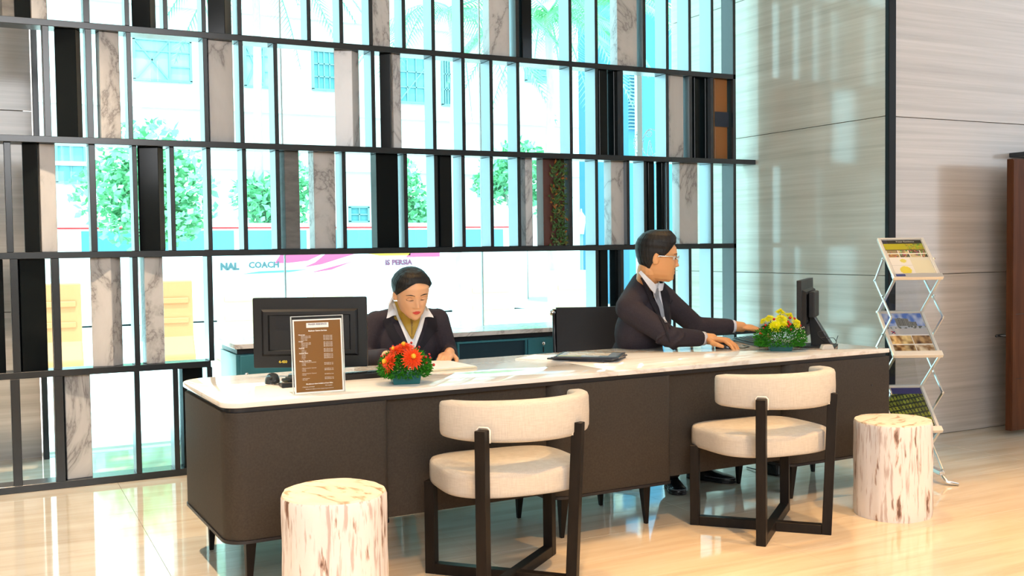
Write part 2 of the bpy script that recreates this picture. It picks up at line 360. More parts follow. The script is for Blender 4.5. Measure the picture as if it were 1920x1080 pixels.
# white outline emblem on the glass
em = MB(); ey = YG-.012
def ep(x, z): return V((x, ey, z))
em.tube([ep(4.955+.075*cos(t), 2.125+.085*sin(t)) for t in [radians(a) for a in range(150, 395, 8)]], .0035, 6)
em.tube([ep(4.945+.028*cos(t), 2.225+.026*sin(t)) for t in [2*pi*k/16 for k in range(17)]], .003, 6)
em.tube([ep(4.945+.013*cos(t), 2.227+.012*sin(t)) for t in [2*pi*k/10 for k in range(11)]], .002, 6)
em.tube([ep(4.885, 2.18), ep(4.90, 2.215), ep(4.93, 2.25), ep(4.965, 2.265), ep(5.0, 2.258), ep(5.02, 2.24)], .0035, 6)
em.tube([ep(4.93, 2.05), ep(4.945, 2.16), ep(4.952, 2.17), ep(4.962, 2.15), ep(4.982, 2.05)], .003, 6)
em.tube([ep(4.955, 2.13), ep(4.957, 2.05)], .0022, 6)
for k in range(9):
    t = radians(125+k*14); x, z = 4.905+.10*cos(t), 2.14+.13*sin(t)
    em.tube([ep(x+.012*cos(q), z+.014*sin(q)) for q in [2*pi*i/8 for i in range(9)]], .0028, 5)
em.build('emblem', M_WHITEP, win, smooth=True)
# door leaf at the right edge of the view and the ledge over it
d = empty('door_1', (6.02, 4.60, 0), kind='structure')
rbox('door_leaf', (.50, 0, .935), (1.0, .045, 1.80), M_WALNUT, d, .003)
for z in (.66+.15, 1.0-.62): MB().box((.5, -.0232, z), (.98, .001, .003)).build('veneer_joint', M_DARK, d)
for x in (.02,): MB().box((x, -.024, .935), (.03, .004, 1.78)).build('edge_strip', M_WALNUT, d, bevel=.001)
hb = MB(); hb.tube([(.01, .022, .665), (.01, .06, .665), (-.035, .062, .665), (-.05, .055, .665)], .010, 8); hb.build('door_handle', M_DARK, d, smooth=True)
MB().box((.5, .1, .02), (.06, .05, .04)).build('floor_pivot', M_DARK, d)
tag(MB().box((7.22, 4.81, 1.892), (1.70, .13, .03)).build('trim_2', M_DARK, None, bevel=.004), kind='structure')

# ================================================================== LATTICE SCREEN
scr = empty('partition_screen', (2.5, SY, 0), 0, 'charcoal metal lattice screen with marble and black infill blocks before the window', 'partition')
ZR = [.02, .638, 1.285, 1.911, 2.543, 3.175, 3.81, 4.44]
DP = .14
def sbox(name, x0, x1, z0, z1, m, y0=SY, y1=SY+DP, bevel=.002): return MB().box(((x0+x1)/2-2.5, (y0+y1)/2-SY, (z0+z1)/2), (x1-x0, y1-y0, z1-z0)).build(name, m, scr, bevel=bevel, seg=1)
XL, XR = -1.6, 5.022
RT = .036
for i, z in enumerate(ZR):
    if i == 1:
        sbox('rail', XL, 1.15, z-RT/2, z+RT/2, M_DARK); sbox('rail', 3.79, XW-.004, z-RT/2, z+RT/2, M_DARK, SY-.03)
    elif i == 0:
        sbox('rail', XL, 1.15, 0, .04, M_DARK); sbox('rail', 3.79, XR, 0, .04, M_DARK)
    else: sbox('rail', XL, XR if i != 3 else XW-.004, z-RT/2, z+RT/2, M_DARK, SY if i != 3 else SY-.03)
UP = {4: [.116, .331, .738, .948, 1.141],
3: [.129, .333, .745, 1.156, 3.796, 4.004, 4.45, 4.594, 4.793],
2: [.114, .535, .757, .959, 1.164, 1.369, 1.566, 1.977, 2.381, 2.59, 2.782, 2.987, 3.19, 3.591, 3.798, 4.059, 4.204, 4.399, 4.797],
1: [.318, .533, .742, 1.159, 1.363, 1.567, 2.176, 2.586, 2.792, 2.993, 3.191, 3.599, 3.805, 4.011, 4.399, 4.607, 4.801],
0: [.528, .738, .944, 1.156, 1.361, 1.775, 1.978, 2.167, 2.386, 2.586, 2.789, 3.192, 3.598, 3.807, 4.206, 4.404, 4.602, 4.805],
-1: [.12, .33, .74, 1.16, 1.57, 1.77, 2.17, 2.59, 2.99, 3.19, 3.6, 4.01, 4.2, 4.6, 4.8], -2: [.33, .54, .95, 1.36, 1.77, 1.98, 2.38, 2.79, 3.0, 3.4, 3.8, 4.2, 4.4, 4.6]}
UT = .025
def fins(o):            # front and back dark; window light painted into the paler cheeks
    o.data.materials.append(M_FIN)
    for p in o.data.polygons:
        if abs(p.normal.x) > .9: p.material_index = 1
    return o
for r, xs in UP.items():
    z0, z1 = ZR[4-r], ZR[5-r]
    if r == 4: z0, z1 = .02, .638
    for x in xs+[-1.2, -.7, -.3]:
        t = .045 if (r == 4 and x < .4) else .038 if (r == 3 and x < .4) else .033 if x < .6 else (.030 if (r in (3, 4) and x < 1.5) else UT)
        fins(sbox('upright', x-t/2, x+t/2, z0+.018, z1-.018, M_DARK))
sbox('upright', XR-.026, XR, .04, 4.44, M_DARK)
for x, z0 in ((3.796, .04), (4.2, .04), (4.6, .04)): sbox('upright', x-.011, x+.011, z0, .62, M_DARK)
BL = [
(0, 'g', [(0.113, 6.19), (0.173, 6.205), (0.158, 6.264), (0.098, 6.249)]),
(0, 'd', [(0.172, 6.19), (0.251, 6.205), (0.236, 6.283), (0.157, 6.268)]),
(0, 'm', [(0.255, 6.19), (0.333, 6.205), (0.318, 6.282), (0.24, 6.267)]),
(0, 'd', [(0.768, 6.215), (0.864, 6.185), (0.904, 6.245), (0.808, 6.275)]),
(0, 'd', [(1.188, 6.215), (1.28, 6.185), (1.332, 6.245), (1.241, 6.275)]),
(0, 'm', [(2.188, 6.19), (2.31, 6.205), (2.3, 6.289), (2.178, 6.274)]),
(0, 'm', [(2.998, 6.19), (3.155, 6.205), (3.147, 6.29), (2.99, 6.275)]),
(0, 'd', [(3.244, 6.19), (3.325, 6.205), (3.31, 6.286), (3.229, 6.271)]),
(0, 'm', [(3.997, 6.19), (4.173, 6.205), (4.166, 6.29), (3.99, 6.275)]),
(1, 'd', [(0.363, 6.215), (0.469, 6.185), (0.499, 6.245), (0.393, 6.275)]),
(1, 'm', [(0.591, 6.19), (0.696, 6.205), (0.684, 6.289), (0.579, 6.274)]),
(1, 'm', [(1.183, 6.19), (1.325, 6.205), (1.316, 6.29), (1.174, 6.275)]),
(1, 'm', [(1.942, 6.215), (2.049, 6.185), (2.114, 6.245), (2.007, 6.275)]),
(1, 'd', [(2.238, 6.215), (2.298, 6.185), (2.335, 6.245), (2.274, 6.275)]),
(1, 'm', [(2.318, 6.19), (2.377, 6.205), (2.362, 6.265), (2.303, 6.25)]),
(1, 'd', [(3.845, 6.19), (3.92, 6.205), (3.905, 6.28), (3.83, 6.265)]),
(1, 'd', [(3.964, 6.19), (4.032, 6.205), (4.017, 6.273), (3.949, 6.258)]),
(1, 'm', [(4.435, 6.19), (4.574, 6.205), (4.564, 6.29), (4.425, 6.275)]),
(1, 'd', [(4.663, 6.19), (4.723, 6.205), (4.708, 6.265), (4.648, 6.25)]),
(1, 'd', [(4.761, 6.19), (4.821, 6.205), (4.806, 6.266), (4.746, 6.251)]),
(1, 'w', [(4.849, 6.19), (4.976, 6.205), (4.966, 6.289), (4.839, 6.274)]),
(2, 'd', [(0.186, 6.215), (0.261, 6.185), (0.275, 6.245), (0.199, 6.275)]),
(2, 'm', [(0.272, 6.19), (0.351, 6.205), (0.336, 6.283), (0.257, 6.268)]),
(2, 'd', [(0.778, 6.215), (0.887, 6.185), (0.925, 6.245), (0.816, 6.275)]),
(2, 'g', [(1.615, 6.19), (1.708, 6.205), (1.694, 6.289), (1.602, 6.274)]),
(2, 'm', [(1.794, 6.19), (1.933, 6.205), (1.924, 6.29), (1.784, 6.275)]),
(2, 'd', [(2.196, 6.19), (2.348, 6.205), (2.339, 6.29), (2.187, 6.275)]),
(2, 'd', [(2.629, 6.19), (2.719, 6.205), (2.704, 6.289), (2.615, 6.274)]),
(2, 'm', [(3.254, 6.19), (3.316, 6.205), (3.301, 6.266), (3.239, 6.251)]),
(2, 'p', [(3.39, 6.19), (3.566, 6.205), (3.559, 6.29), (3.383, 6.275)]),
(2, 'm', [(3.935, 6.19), (4.07, 6.205), (4.061, 6.289), (3.926, 6.274)]),
(2, 'd', [(4.252, 6.19), (4.313, 6.205), (4.298, 6.266), (4.237, 6.251)]),
(2, 'd', [(4.368, 6.19), (4.421, 6.205), (4.406, 6.258), (4.353, 6.243)]),
(2, 'm', [(4.524, 6.19), (4.699, 6.205), (4.692, 6.29), (4.517, 6.275)]),
(3, 'd', [(-0.02, 6.19), (0.076, 6.205), (0.062, 6.289), (-0.033, 6.274)]),
(3, 'd', [(0.156, 6.19), (0.284, 6.205), (0.274, 6.289), (0.146, 6.274)]),
(3, 'm', [(0.511, 6.215), (0.618, 6.185), (0.678, 6.245), (0.571, 6.275)]),
(3, 'm', [(0.798, 6.19), (0.9, 6.205), (0.887, 6.289), (0.786, 6.274)]),
(3, 'd', [(3.841, 6.19), (3.912, 6.205), (3.897, 6.276), (3.826, 6.261)]),
(3, 'd', [(3.965, 6.19), (4.024, 6.205), (4.009, 6.264), (3.95, 6.249)]),
(4, 'm', [(0.363, 6.19), (0.496, 6.205), (0.486, 6.289), (0.353, 6.274)]),
(4, 'd', [(0.992, 6.19), (1.109, 6.205), (1.099, 6.289), (0.981, 6.274)]),
]
M_AMBERREFL = mat('amber_reflection', (.30, .12, .035), .4); M_NAVY = mat('navy_reflection', (.012, .02, .04), .4); M_RUST = mat('rust_reflection', (.075, .022, .014), .5)  # reflections in mirror-like blocks, put into the block colours
LEAFD = mat('reflected_green_leaf', (.05, .12, .03), .5); LEAFO = mat('reflected_orange_leaf', (.30, .10, .015), .5); LEAFY = mat('reflected_yellow_leaf', (.16, .15, .03), .5)  # colours of the plant wall reflected in a mirror-like block
KM = {'d': ('black_block', M_BLACK), 'm': ('marble_block', M_MARB), 'g': ('grey_stone_block', M_GSTONE), 'w': ('amber_mirror_block', M_AMBERREFL), 'p': ('plant_mirror_block', M_RUST)}
for r, k, q in BL:
    z0, z1 = ZR[4-r]+RT/2, ZR[5-r]-RT/2
    if r == 4: z0 = .04
    nm, m_ = KM[k]
    b = MB(); b.prism([(x-2.5, y-SY) for x, y in q], z0, z1)
    if k == 'd' and q[0][1] > 6.2: b.mi[3] = 1
    o = b.build(nm, [m_, M_BLACKSIDE], scr, bevel=.0025, seg=1)
    A, B = V((q[0][0]-2.5, q[0][1]-SY)), V((q[1][0]-2.5, q[1][1]-SY))
    if k == 'w':
        for za, zb in ((.40, .62),):
            c_ = (A+B)/2; MB().box((c_.x, c_.y-.003, lerp(z0, z1, .5)), ((B-A).length*1.0, .012, .11)).build('navy_reflection', M_NAVY, o)  # dark band of the reflection, built as a strip
    if k == 'p':
        lb = MB()
        for i in range(420):
            t = .28+.72*rnd.random()**.8; z = rnd.uniform(z0+.01, z1-.01); p = V((lerp(A.x, B.x, t), lerp(A.y, B.y, t)-.004, z)); a = rnd.uniform(0, 2*pi); L = rnd.uniform(.015, .038); lb.cur = 0 if rnd.random() < .8 else rnd.choice((1, 2))
            dx, dz = cos(a)*L, sin(a)*L; wv = V((-dz*.25, 0, dx*.25)); o2 = V((0, -rnd.uniform(.004, .022), 0))
            lb.add([p, p+V((dx/2, 0, dz/2))+wv+o2, p+V((dx, 0, dz))+o2*1.2, p+V((dx/2, 0, dz/2))-wv+o2], [(0, 1, 2, 3)])
        tag(lb.build('reflected_leaves', [LEAFD, LEAFO, LEAFY], o), kind='stuff')  # reflected plants built as leaf pieces on the block face

# ================================================================== OUTSIDE
M_PAVE = mat('pale_paving', (.84, .83, .80), .8); M_ROAD = mat('road', (.42, .42, .42), .9)
tag(MB().box((8, 12.2, -.25), (60, 9.8, .26)).build('terrace', M_PAVE), kind='structure')
tag(MB().box((20, 60, -1.25), (200, 120, .1)).build('road', M_ROAD), kind='structure')
S1 = 60/42
def PZ(z): return 1.3+(z-1.3)*S1
M_FACADE = noise_mat('cream_facade', (.4, .4, 2), [(.3, (.62, .58, .53)), (.7, (.72, .69, .65))], .9, nscale=.8)
M_WPANE = mat('facade_glass', (.13, .32, .34), .15); M_WFR = mat('facade_frame', (.16, .28, .29), .5); M_BLUEG = mat('blue_glass_facade', (.07, .20, .30), .5, spec=.1)
bld = empty('pale_building', (10*S1, 60, -1.2), 0, 'pale cream building with cross braced windows across the street', 'building')
MB().box((20, 6, 14), (150, 12, 28)).build('facade', M_FACADE, bld)
BX = bld.location.x
def bwin(x0, z1, x1, z0, style):
    x0, x1, z0, z1 = x0*S1-BX, x1*S1-BX, PZ(z0)+1.2, PZ(z1)+1.2
    f = MB(); t = .12
    for c_, d in ((((x0+x1)/2, -.08, z1), (x1-x0+t, .2, t)), (((x0+x1)/2, -.08, z0), (x1-x0+t, .2, t)), ((x0, -.08, (z0+z1)/2), (t, .2, z1-z0)), ((x1, -.08, (z0+z1)/2), (t, .2, z1-z0))): f.box(c_, d)
    xm = lerp(x0, x1, .62); y = -.1
    if 'x' in style:
        f.bar((x0, y, z1), (xm, y, z0), .09, .09); f.bar((x0, y, z0), (xm, y, z1), .09, .09); f.box((xm, y, (z0+z1)/2), (.1, .12, z1-z0)); f.box(((x0+x1)/2, y, lerp(z0, z1, .72)), (x1-x0, .1, .08)); f.box(((xm+x1)/2, y, lerp(z0, z1, .36)), (x1-xm, .1, .08))
    if 's' in style:
        for k in range(1, 4): f.box((lerp(x0, x1, k/4), y, (z0+z1)/2), (.07, .1, z1-z0))
        for k in range(1, 3): f.box(((x0+x1)/2, y, lerp(z0, z1, k/3)), (x1-x0, .1, .07))
    if 'd' in style: f.bar((x0, y, z0), (x1, y, z1), .08, .08)
    if 'h' in style: f.box(((x0+x1)/2, y, lerp(z0, z1, .5)), (x1-x0, .1, .07)); f.box((lerp(x0, x1, .5), y, (z0+z1)/2), (.07, .1, z1-z0))
    o = f.build('window', M_WFR, bld)
    MB().box(((x0+x1)/2, -.03, (z0+z1)/2), (x1-x0, .05, z1-z0)).build('pane', M_WPANE if 'x' not in style else mat('pale_facade_glass', (.26, .52, .54), .2), o)
for a in ((5.237, 9.43, 7.33, 7.877, 'x'), (9.441, 9.59, 10.625, 7.86, 'x'), (15.946, 9.53, 17.567, 7.565, 'sd'), (18.004, 9.56, 18.48, 7.54, 's'), (2.413, 5.283, 3.385, 3.898, 'h'), (13.679, 3.058, 14.491, 2.429, 'h'), (16.565, 3.075, 17.227, 2.474, 'h'), (20.537, 5.28, 21.161, 3.826, 'h'), (22.141, 9.415, 23.44, 8.841, 'h'), (12.208, 9.48, 13.152, 7.894, 's'), (6.5, 3.05, 7.3, 2.45, 'h'), (10.0, 3.05, 10.8, 2.45, 'h')): bwin(*a)
for z in (4.6, 6.9, 10.8): MB().box((20, -.15, PZ(z)+1.2), (150, .3, .22)).build('cornice', M_FACADE, bld)
tw = empty('blue_glass_building', (27.5, 36, -1.2), 0, 'blue glazed building with louvres seen through the right cells', 'building')
MB().box((0, 2, 9), (7.5, 4, 18)).build('glass_wall', M_BLUEG, tw)
for k in range(26): MB().box((-3.45, -.06, 7.3+k*.14), (.62, .12, .05)).build('louvre', M_WFR, tw)
for x in (-2.05, .4, 1.8): MB().box((x, -.1, 9), (.25, .2, 18)).build('mullion', M_WHITEP, tw)
# coach
M_BARW0 = mat('washed_out_wheel', (.62, .62, .6), .5)  # wheels pale: overexposed daylight is put into their colour
M_COACH = mat('white_coach_paint', (.78, .78, .78), .3); M_CGL = mat('coach_window', (.08, .22, .30), .1); M_PINK = mat('pink_stripe', (.42, .05, .13), .4); M_CRED = mat('coach_red', (.40, .01, .012), .4); M_CYEL = mat('coach_yellow', (.5, .25, .01), .4); M_LET = mat('coach_lettering', (.05, .09, .10), .5); M_LETP = mat('pink_lettering', (.16, .03, .07), .5)
K = 38/22
co = empty('coach', (13, 38, -1.2), 0, 'white touring coach with pink stripes and lettering outside the window', 'coach')
def cx(x): return x*K-13
def cz(z): return 1.3+(z-1.3)*K+1.2
MB().prism(rrect(cx(1.2), .06, cx(11.2), 3.45, (.2, .2, .4, .4), 6), -1.25, 1.25, Matrix.Rotation(pi/2, 4, 'X')).build('coach_body', M_COACH, co, smooth=True, auto=.5)
for k, (a, b) in enumerate([(1.6, 3.0), (3.1, 4.5), (4.6, 6.0), (6.2, 7.55), (7.7, 9.0), (9.1, 10.6)]): rbox('coach_window', ((cx(a)+cx(b))/2, -1.26, cz(1.47)), (cx(b)-cx(a)-.05, .03, cz(1.70)-cz(1.24)), M_CGL, co, .01)
for x in (2.6, 8.6, 9.4):
    wv = MB().lathe([(.48, -.16), (.5, -.12), (.5, .12), (.48, .16), (.25, .17)], 24, (cx(x), -1.2, .5), Matrix.Rotation(pi/2, 4, 'X')).build('wheel', M_BARW0, co, smooth=True, auto=.6)
def cstrip(pts, m, nm): MB().prism([(cx(x), cz(z)) for x, z in pts], 1.26, 1.275, Matrix.Rotation(pi/2, 4, 'X')).build(nm, m, co)
cstrip([(5.42, 1.19), (6.35, 1.21), (6.0, 1.06), (5.6, 1.02), (5.3, 1.02)], M_PINK, 'stripe'); cstrip([(6.4, 1.21), (7.1, 1.21), (6.3, .98), (5.9, .92), (6.15, 1.02)], M_PINK, 'stripe'); cstrip([(6.85, 1.0), (7.1, 1.07), (6.5, .86), (6.0, .80)], M_PINK, 'stripe')
cstrip([(7.2, 1.21), (8.3, 1.2), (8.3, 1.14), (7.6, 1.14)], M_CYEL, 'stripe'); cstrip([(8.3, 1.2), (9.0, 1.2), (9.0, 1.1), (8.2, 1.1)], M_PINK, 'stripe'); cstrip([(1.2, 1.77), (11.2, 1.77), (11.2, 1.735), (1.2, 1.735)], M_CRED, 'stripe'); cstrip([(5.0, .86), (6.0, .88), (5.6, .83), (4.6, .81)], M_CGL, 'stripe')
R90 = Matrix.Rotation(pi/2, 4, 'X')
for s_, x, z, sz, m_, b_ in (('NAL', 4.38, .965, .33, M_LET, .02), ('COACH', 5.08, .985, .30, M_LET, .010), ('IS PERSIA', 8.02, .985, .27, M_LETP, .012)):
    tb = MB(); text_mb(tb, s_, sz, Matrix.Translation((cx(x), -1.28, cz(z))) @ R90, bold=b_, ext=.01); tb.build('lettering', m_, co)
# barriers
M_BAR = mat('faded_orange_plastic', (.50, .17, .06), .6); M_BARW = mat('faded_white_plastic', (.62, .42, .24), .6)
for k, (x0, x1, col_) in enumerate([(.35, 1.0, M_BAR), (1.75, 2.3, M_BAR), (2.62, 3.3, M_BARW), (3.8, 4.4, M_BARW), (6.1, 6.85, M_BARW), (7.5, 8.3, M_BARW)]):
    lab = ['orange plastic traffic barrier, leftmost outside the lattice screen', 'orange plastic traffic barrier outside, beside the tall open bay', 'pale traffic barrier outside, behind the left computer monitor', 'pale traffic barrier outside, between monitor and seated woman', 'pale traffic barrier outside, just right of the seated woman', 'pale traffic barrier outside, behind the black office chair'][k]
    b = empty('traffic_barrier', ((x0+x1)/2, 13.5, -.12), 0, lab, 'barrier', 'plastic barriers along the pavement')
    L = x1-x0; MB().prism([(-.22, 0), (.22, 0), (.22, .12), (.09, .35), (.07, 1.05), (-.07, 1.05), (-.09, .35), (-.22, .12)], -L/2, L/2, Matrix(((0, 0, 1, 0), (1, 0, 0, 0), (0, 1, 0, 0), (0, 0, 0, 1)))).build('barrier_body', col_, b, bevel=.02)
    for z in (.55, .8): MB().box((0, -.085, z), (L*.8, .03, .07)).build('barrier_rib', col_, b, bevel=.01)
# trees
M_LEAF = noise_mat('sunlit_leaf', (2, 2, 2), [(.3, (.14, .42, .22)), (.7, (.28, .62, .30))], .6); M_TRUNK = noise_mat('washed_out_bark', (6, 6, 1.5), [(.3, (.4, .36, .3)), (.7, (.55, .5, .44))], .9)  # trunks paled, overexposure put into the bark colour
def leafcloud(mb, c, r, n, size):
    for _ in range(n):
        d_ = V((rnd.gauss(0, 1), rnd.gauss(0, 1), rnd.gauss(0, 1))).normalized()*(rnd.random()**.45); p = V(c)+V((d_.x*r[0], d_.y*r[1], d_.z*r[2]))
        a = V((rnd.gauss(0, 1), rnd.gauss(0, 1), rnd.gauss(0, .6))).normalized(); b = a.cross(V((rnd.gauss(0, 1), rnd.gauss(0, 1), rnd.gauss(0, 1)))).normalized(); s_ = size*rnd.uniform(.6, 1.3)
        mb.add([p, p+a*s_*.5+b*s_*.28, p+a*s_, p+a*s_*.5-b*s_*.28], [(0, 1, 2, 3)])
def tree(label, x, y, base, top, blobs, n, k=1.0):
    x, y, top = x*k, y*k, 1.3+(top-1.3)*k; blobs = [((c_[0]*k, c_[1]*k, 1.3+(c_[2]-1.3)*k), tuple(q*k for q in r)) for c_, r in blobs]
    t = empty('leafy_tree', (x, y, base), 0, label, 'tree', 'broadleaf trees across the terrace')
    tb = MB(); tb.tube([(0, 0, 0), (.05, 0, (top-base)*.5), (-.03, .02, top-base)], [.12*k, .09*k, .05*k], 8)
    for c_, r in blobs: tb.tube([(.02, 0, (top-base)*.45), (c_[0]*.6, c_[1]*.6, c_[2]-base-r[2]*.3)], [.05*k, .02*k], 6)
    tb.build('trunk', M_TRUNK, t, smooth=True)
    lb = MB()
    for c_, r in blobs: leafcloud(lb, (c_[0], c_[1], c_[2]-base), r, n, .17*k)
    tag(lb.build('foliage', M_LEAF, t), kind='stuff')
tree('green leafy tree filling the left screen cells above the pavement', 2.3, 18, -1.2, 2.2, [((.15, 0, 2.9), (.75, .6, .6)), ((-.25, .1, 2.3), (.9, .6, .55)), ((.6, 0, 2.2), (.7, .5, .7)), ((.1, -.1, 1.75), (.9, .5, .4))], 650)
tree('green leafy tree outside, left of centre behind the screen', 4.75, 19, -1.2, 2.1, [((-.4, 0, 2.3), (.4, .4, .35)), ((.35, 0, 2.5), (.45, .4, .5)), ((.1, 0, 1.95), (.7, .4, .35))], 420, 2.3)
tree('green leafy tree outside, above the seated woman', 7.3, 19, -1.2, 2.1, [((0, 0, 2.5), (.4, .4, .55)), ((.2, 0, 1.95), (.5, .4, .4))], 420, 2.3)
tree('green leafy tree outside, right of centre behind the screen', 9.9, 19, -1.2, 2.6, [((0, 0, 3.1), (.65, .5, .4)), ((.3, 0, 2.5), (.8, .5, .55)), ((-.7, 0, 2.6), (.35, .4, .4))], 520, 2.3)
def palm(label, x, y, h, n, L, w=1.0):
    t = empty('palm_tree', (x, y, -.12 if y < 17 else -1.2), 0, label, 'palm', 'palms outside the window'); tb = MB()
    pts = [(0.03*sin(k), 0, h*k/10) for k in range(11)]; tb.tube(pts, [(.085-.003*k+(.005 if k % 2 else 0))*w for k in range(11)], 10); tb.build('trunk', M_TRUNK, t, smooth=True)
    for i in range(n):
        a = 2*pi*i/n+rnd.uniform(-.2, .2); dr = V((cos(a), sin(a), 0)); e0 = rnd.uniform(.1, .9); fb = MB(); P = [V((0, 0, h))+dr*(L*s_)+V((0, 0, e0*s_*L*.9-1.1*s_*s_*L)) for s_ in [k/9 for k in range(10)]]
        fb.tube(P, [(.022-.0018*k)*w for k in range(10)], 5)
        sd = V((-dr.y, dr.x, 0))
        for k in range(2, 36):
            s_ = k/36; q = s_*9; i0 = int(q); p = P[i0].lerp(P[min(9, i0+1)], q-i0); l_ = L*.32*sin(pi*(.15+.8*s_))
            for sg in (-1, 1):
                e = p+sd*sg*l_*.75+dr*l_*.5+V((0, 0, -l_*.55)); fb.add([p, p+dr*.035*w, e], [(0, 1, 2)])
        fb.build('frond', M_LEAF, t)
palm('tall palm at the top centre, fronds hanging above the third rail', 6.4, 14.5, 5.0, 12, 1.7)
palm('tall palm right of centre with fronds over the blue building', 7.9, 14.2, 5.0, 14, 1.6)
palm('slender palm trunk outside behind the dark blocks', 9.0, 14, 5.3, 13, 1.6)
palm('palm at the upper left, only its frond tips in view', 10.4, 44, 14.6, 12, 4.6, 2.6)
lp = empty('street_lamp', (8.34, 14, -.12), 0, 'dark street lantern on a post outside, right of the planted block', 'lamp')
MB().tube([(0, 0, 0), (0, 0, .15), (0, 0, .2), (0, 0, 1.6)], [.07, .06, .03, .025], 10).build('lamp_post', M_WFR, lp, smooth=True)
MB().lathe([(.045, 1.6), (.085, 1.85), (.09, 1.86), (.02, 1.95), (.012, 2.0)], 6).build('lantern', mat('lantern_glass', (.45, .6, .6), .3), lp)
# ================================================================== CREDENZA
cr = empty('credenza', (1.235, 5.87, 0), 0, 'teal credenza with stone top and lock knobs behind the seated people', 'cabinet')
CW = 2.50
MB().box((CW/2, .23, .375), (CW, .44, .67)).build('cabinet_body', M_TEAL, cr, bevel=.003)
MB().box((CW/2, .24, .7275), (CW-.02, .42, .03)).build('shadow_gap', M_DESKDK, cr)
MB().box((CW/2-.0, .225, .757), (CW+.02, .47, .028)).build('cabinet_top', vein_marble('grey_marble_top', (.66, .63, .61), (.34, .31, .30), 3, .12), cr, bevel=.003)
for k, (a, b, kind) in enumerate([(.02, .44, 'd'), (.46, .88, 'd'), (.90, 1.34, 'd'), (1.36, 1.835, 'n'), (1.85, 2.47, 'd')]):
    for z0, z1 in ((.525, .705), (.09, .515)):
        if kind == 'n' and z0 > .5:
            n_ = MB(); n_.box(((a+b)/2, .004, (z0+z1)/2), (b-a, .012, z1-z0)); n_.build('niche_shade', M_TEALDK, cr)  # flat panel, the niche's shade painted in dark teal
            f = MB()
            for c_, d in ((((a+b)/2, -.004, z1), (b-a+.02, .02, .012)), (((a+b)/2, -.004, z0), (b-a+.02, .02, .012)), ((a, -.004, (z0+z1)/2), (.012, .02, z1-z0)), ((b, -.004, (z0+z1)/2), (.012, .02, z1-z0))): f.box(c_, d)
            f.build('niche_frame', M_TEAL, cr, bevel=.002); continue
        dr = MB().box(((a+b)/2, .0, (z0+z1)/2), (b-a, .02, z1-z0)).build('drawer', M_TEAL, cr, bevel=.003)
        if z0 > .5:
            xk = a+.105 if k else a+.03; zk = .672 if k else .60
            kb = MB(); kb.lathe([(.006, 0), (.006, .006), (.011, .010), (.012, .018), (.008, .022)], 14, (xk, -.008, zk), Matrix.Rotation(pi/2, 4, 'X')); kb.build('lock_knob', M_CHROME, dr, smooth=True)
            MB().box((xk+.006, -.012, zk-.04), (.008, .003, .035)).build('key_fob', M_DESKDK, dr, bevel=.001)
# ================================================================== DESK
DX, DY, DA = .76, 3.85, radians(1.8); DH = .735
desk = empty('reception_desk', (DX, DY, 0), DA, 'long brown reception desk with white marble top on three pedestals', 'desk')
def DW(x, y, z=0): return V((DX+x*cos(DA)-y*sin(DA), DY+x*sin(DA)+y*cos(DA), z))
L_, D_ = 3.50, .86
MB().prism(rrect(0, 0, L_/2-.0007, D_, (.075, 0, 0, .13)), DH-.021, DH).build('marble_top', M_TOP, desk, bevel=.0035, smooth=True, auto=.6)
MB().prism(rrect(L_/2+.0007, 0, L_, D_, (0, .02, .05, 0)), DH-.021, DH).build('marble_top', M_TOP, desk, bevel=.0035, smooth=True, auto=.6)
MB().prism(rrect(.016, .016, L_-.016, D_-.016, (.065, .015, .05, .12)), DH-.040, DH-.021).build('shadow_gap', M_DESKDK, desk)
for k, (a, b, dp) in enumerate([(.004, .65, .80), (1.40, 2.055, .56), (2.765, 3.497, .56)]):
    zb = (.203, .190, .180)[k]
    pd = MB().prism(rrect(a, .004, b, dp, (.085, .03 if k < 2 else .012, .03, .08)), zb+.012, DH-.040).build('pedestal', M_DESK, desk, smooth=True, auto=.6, bevel=.003)
    MB().prism(rrect(a-.004, .001, b+.002, dp, (.085, .03 if k < 2 else .012, .03, .08)), zb, zb+.012).build('base_trim', M_DESKDK, pd, smooth=True, auto=.6)
    for (lx, ly) in ((a+.10, .075), (b-.11, .075), (a+.10, dp-.09), (b-.10, dp-.09)):
        lg = MB(); s0, s1 = .021, .0085
        vs = [(lx+sx*s0, ly+sy*s0, zb) for sx, sy in ((-1, -1), (1, -1), (1, 1), (-1, 1))]; ox = .008 if lx > (a+b)/2 else -.008
        vs += [(lx+ox+sx*s1, ly+sy*s1, 0) for sx, sy in ((-1, -1), (1, -1), (1, 1), (-1, 1))]
        lg.add(vs, [(0, 1, 2, 3), (7, 6, 5, 4), (0, 4, 5, 1), (1, 5, 6, 2), (2, 6, 7, 3), (3, 7, 4, 0)]); lg.build('leg', M_WENGE, desk, bevel=.002)
for a, b in ((.65, 1.40), (2.055, 2.765)): MB().box(((a+b)/2, .060, (DH-.040+.212)/2), (b-a+.004, .022, DH-.040-.212)).build('modesty_panel', M_DESK, desk)
MB().prism([(3.36+.0+.006*cos(t), .5*0+.0+.006*sin(t)) for t in [2*pi*k/10 for k in range(10)]], -.0, .002, Matrix.Translation((0, .004, .55)) @ Matrix.Rotation(pi/2, 4, 'X')).build('cable_grommet', M_DESKDK, desk)

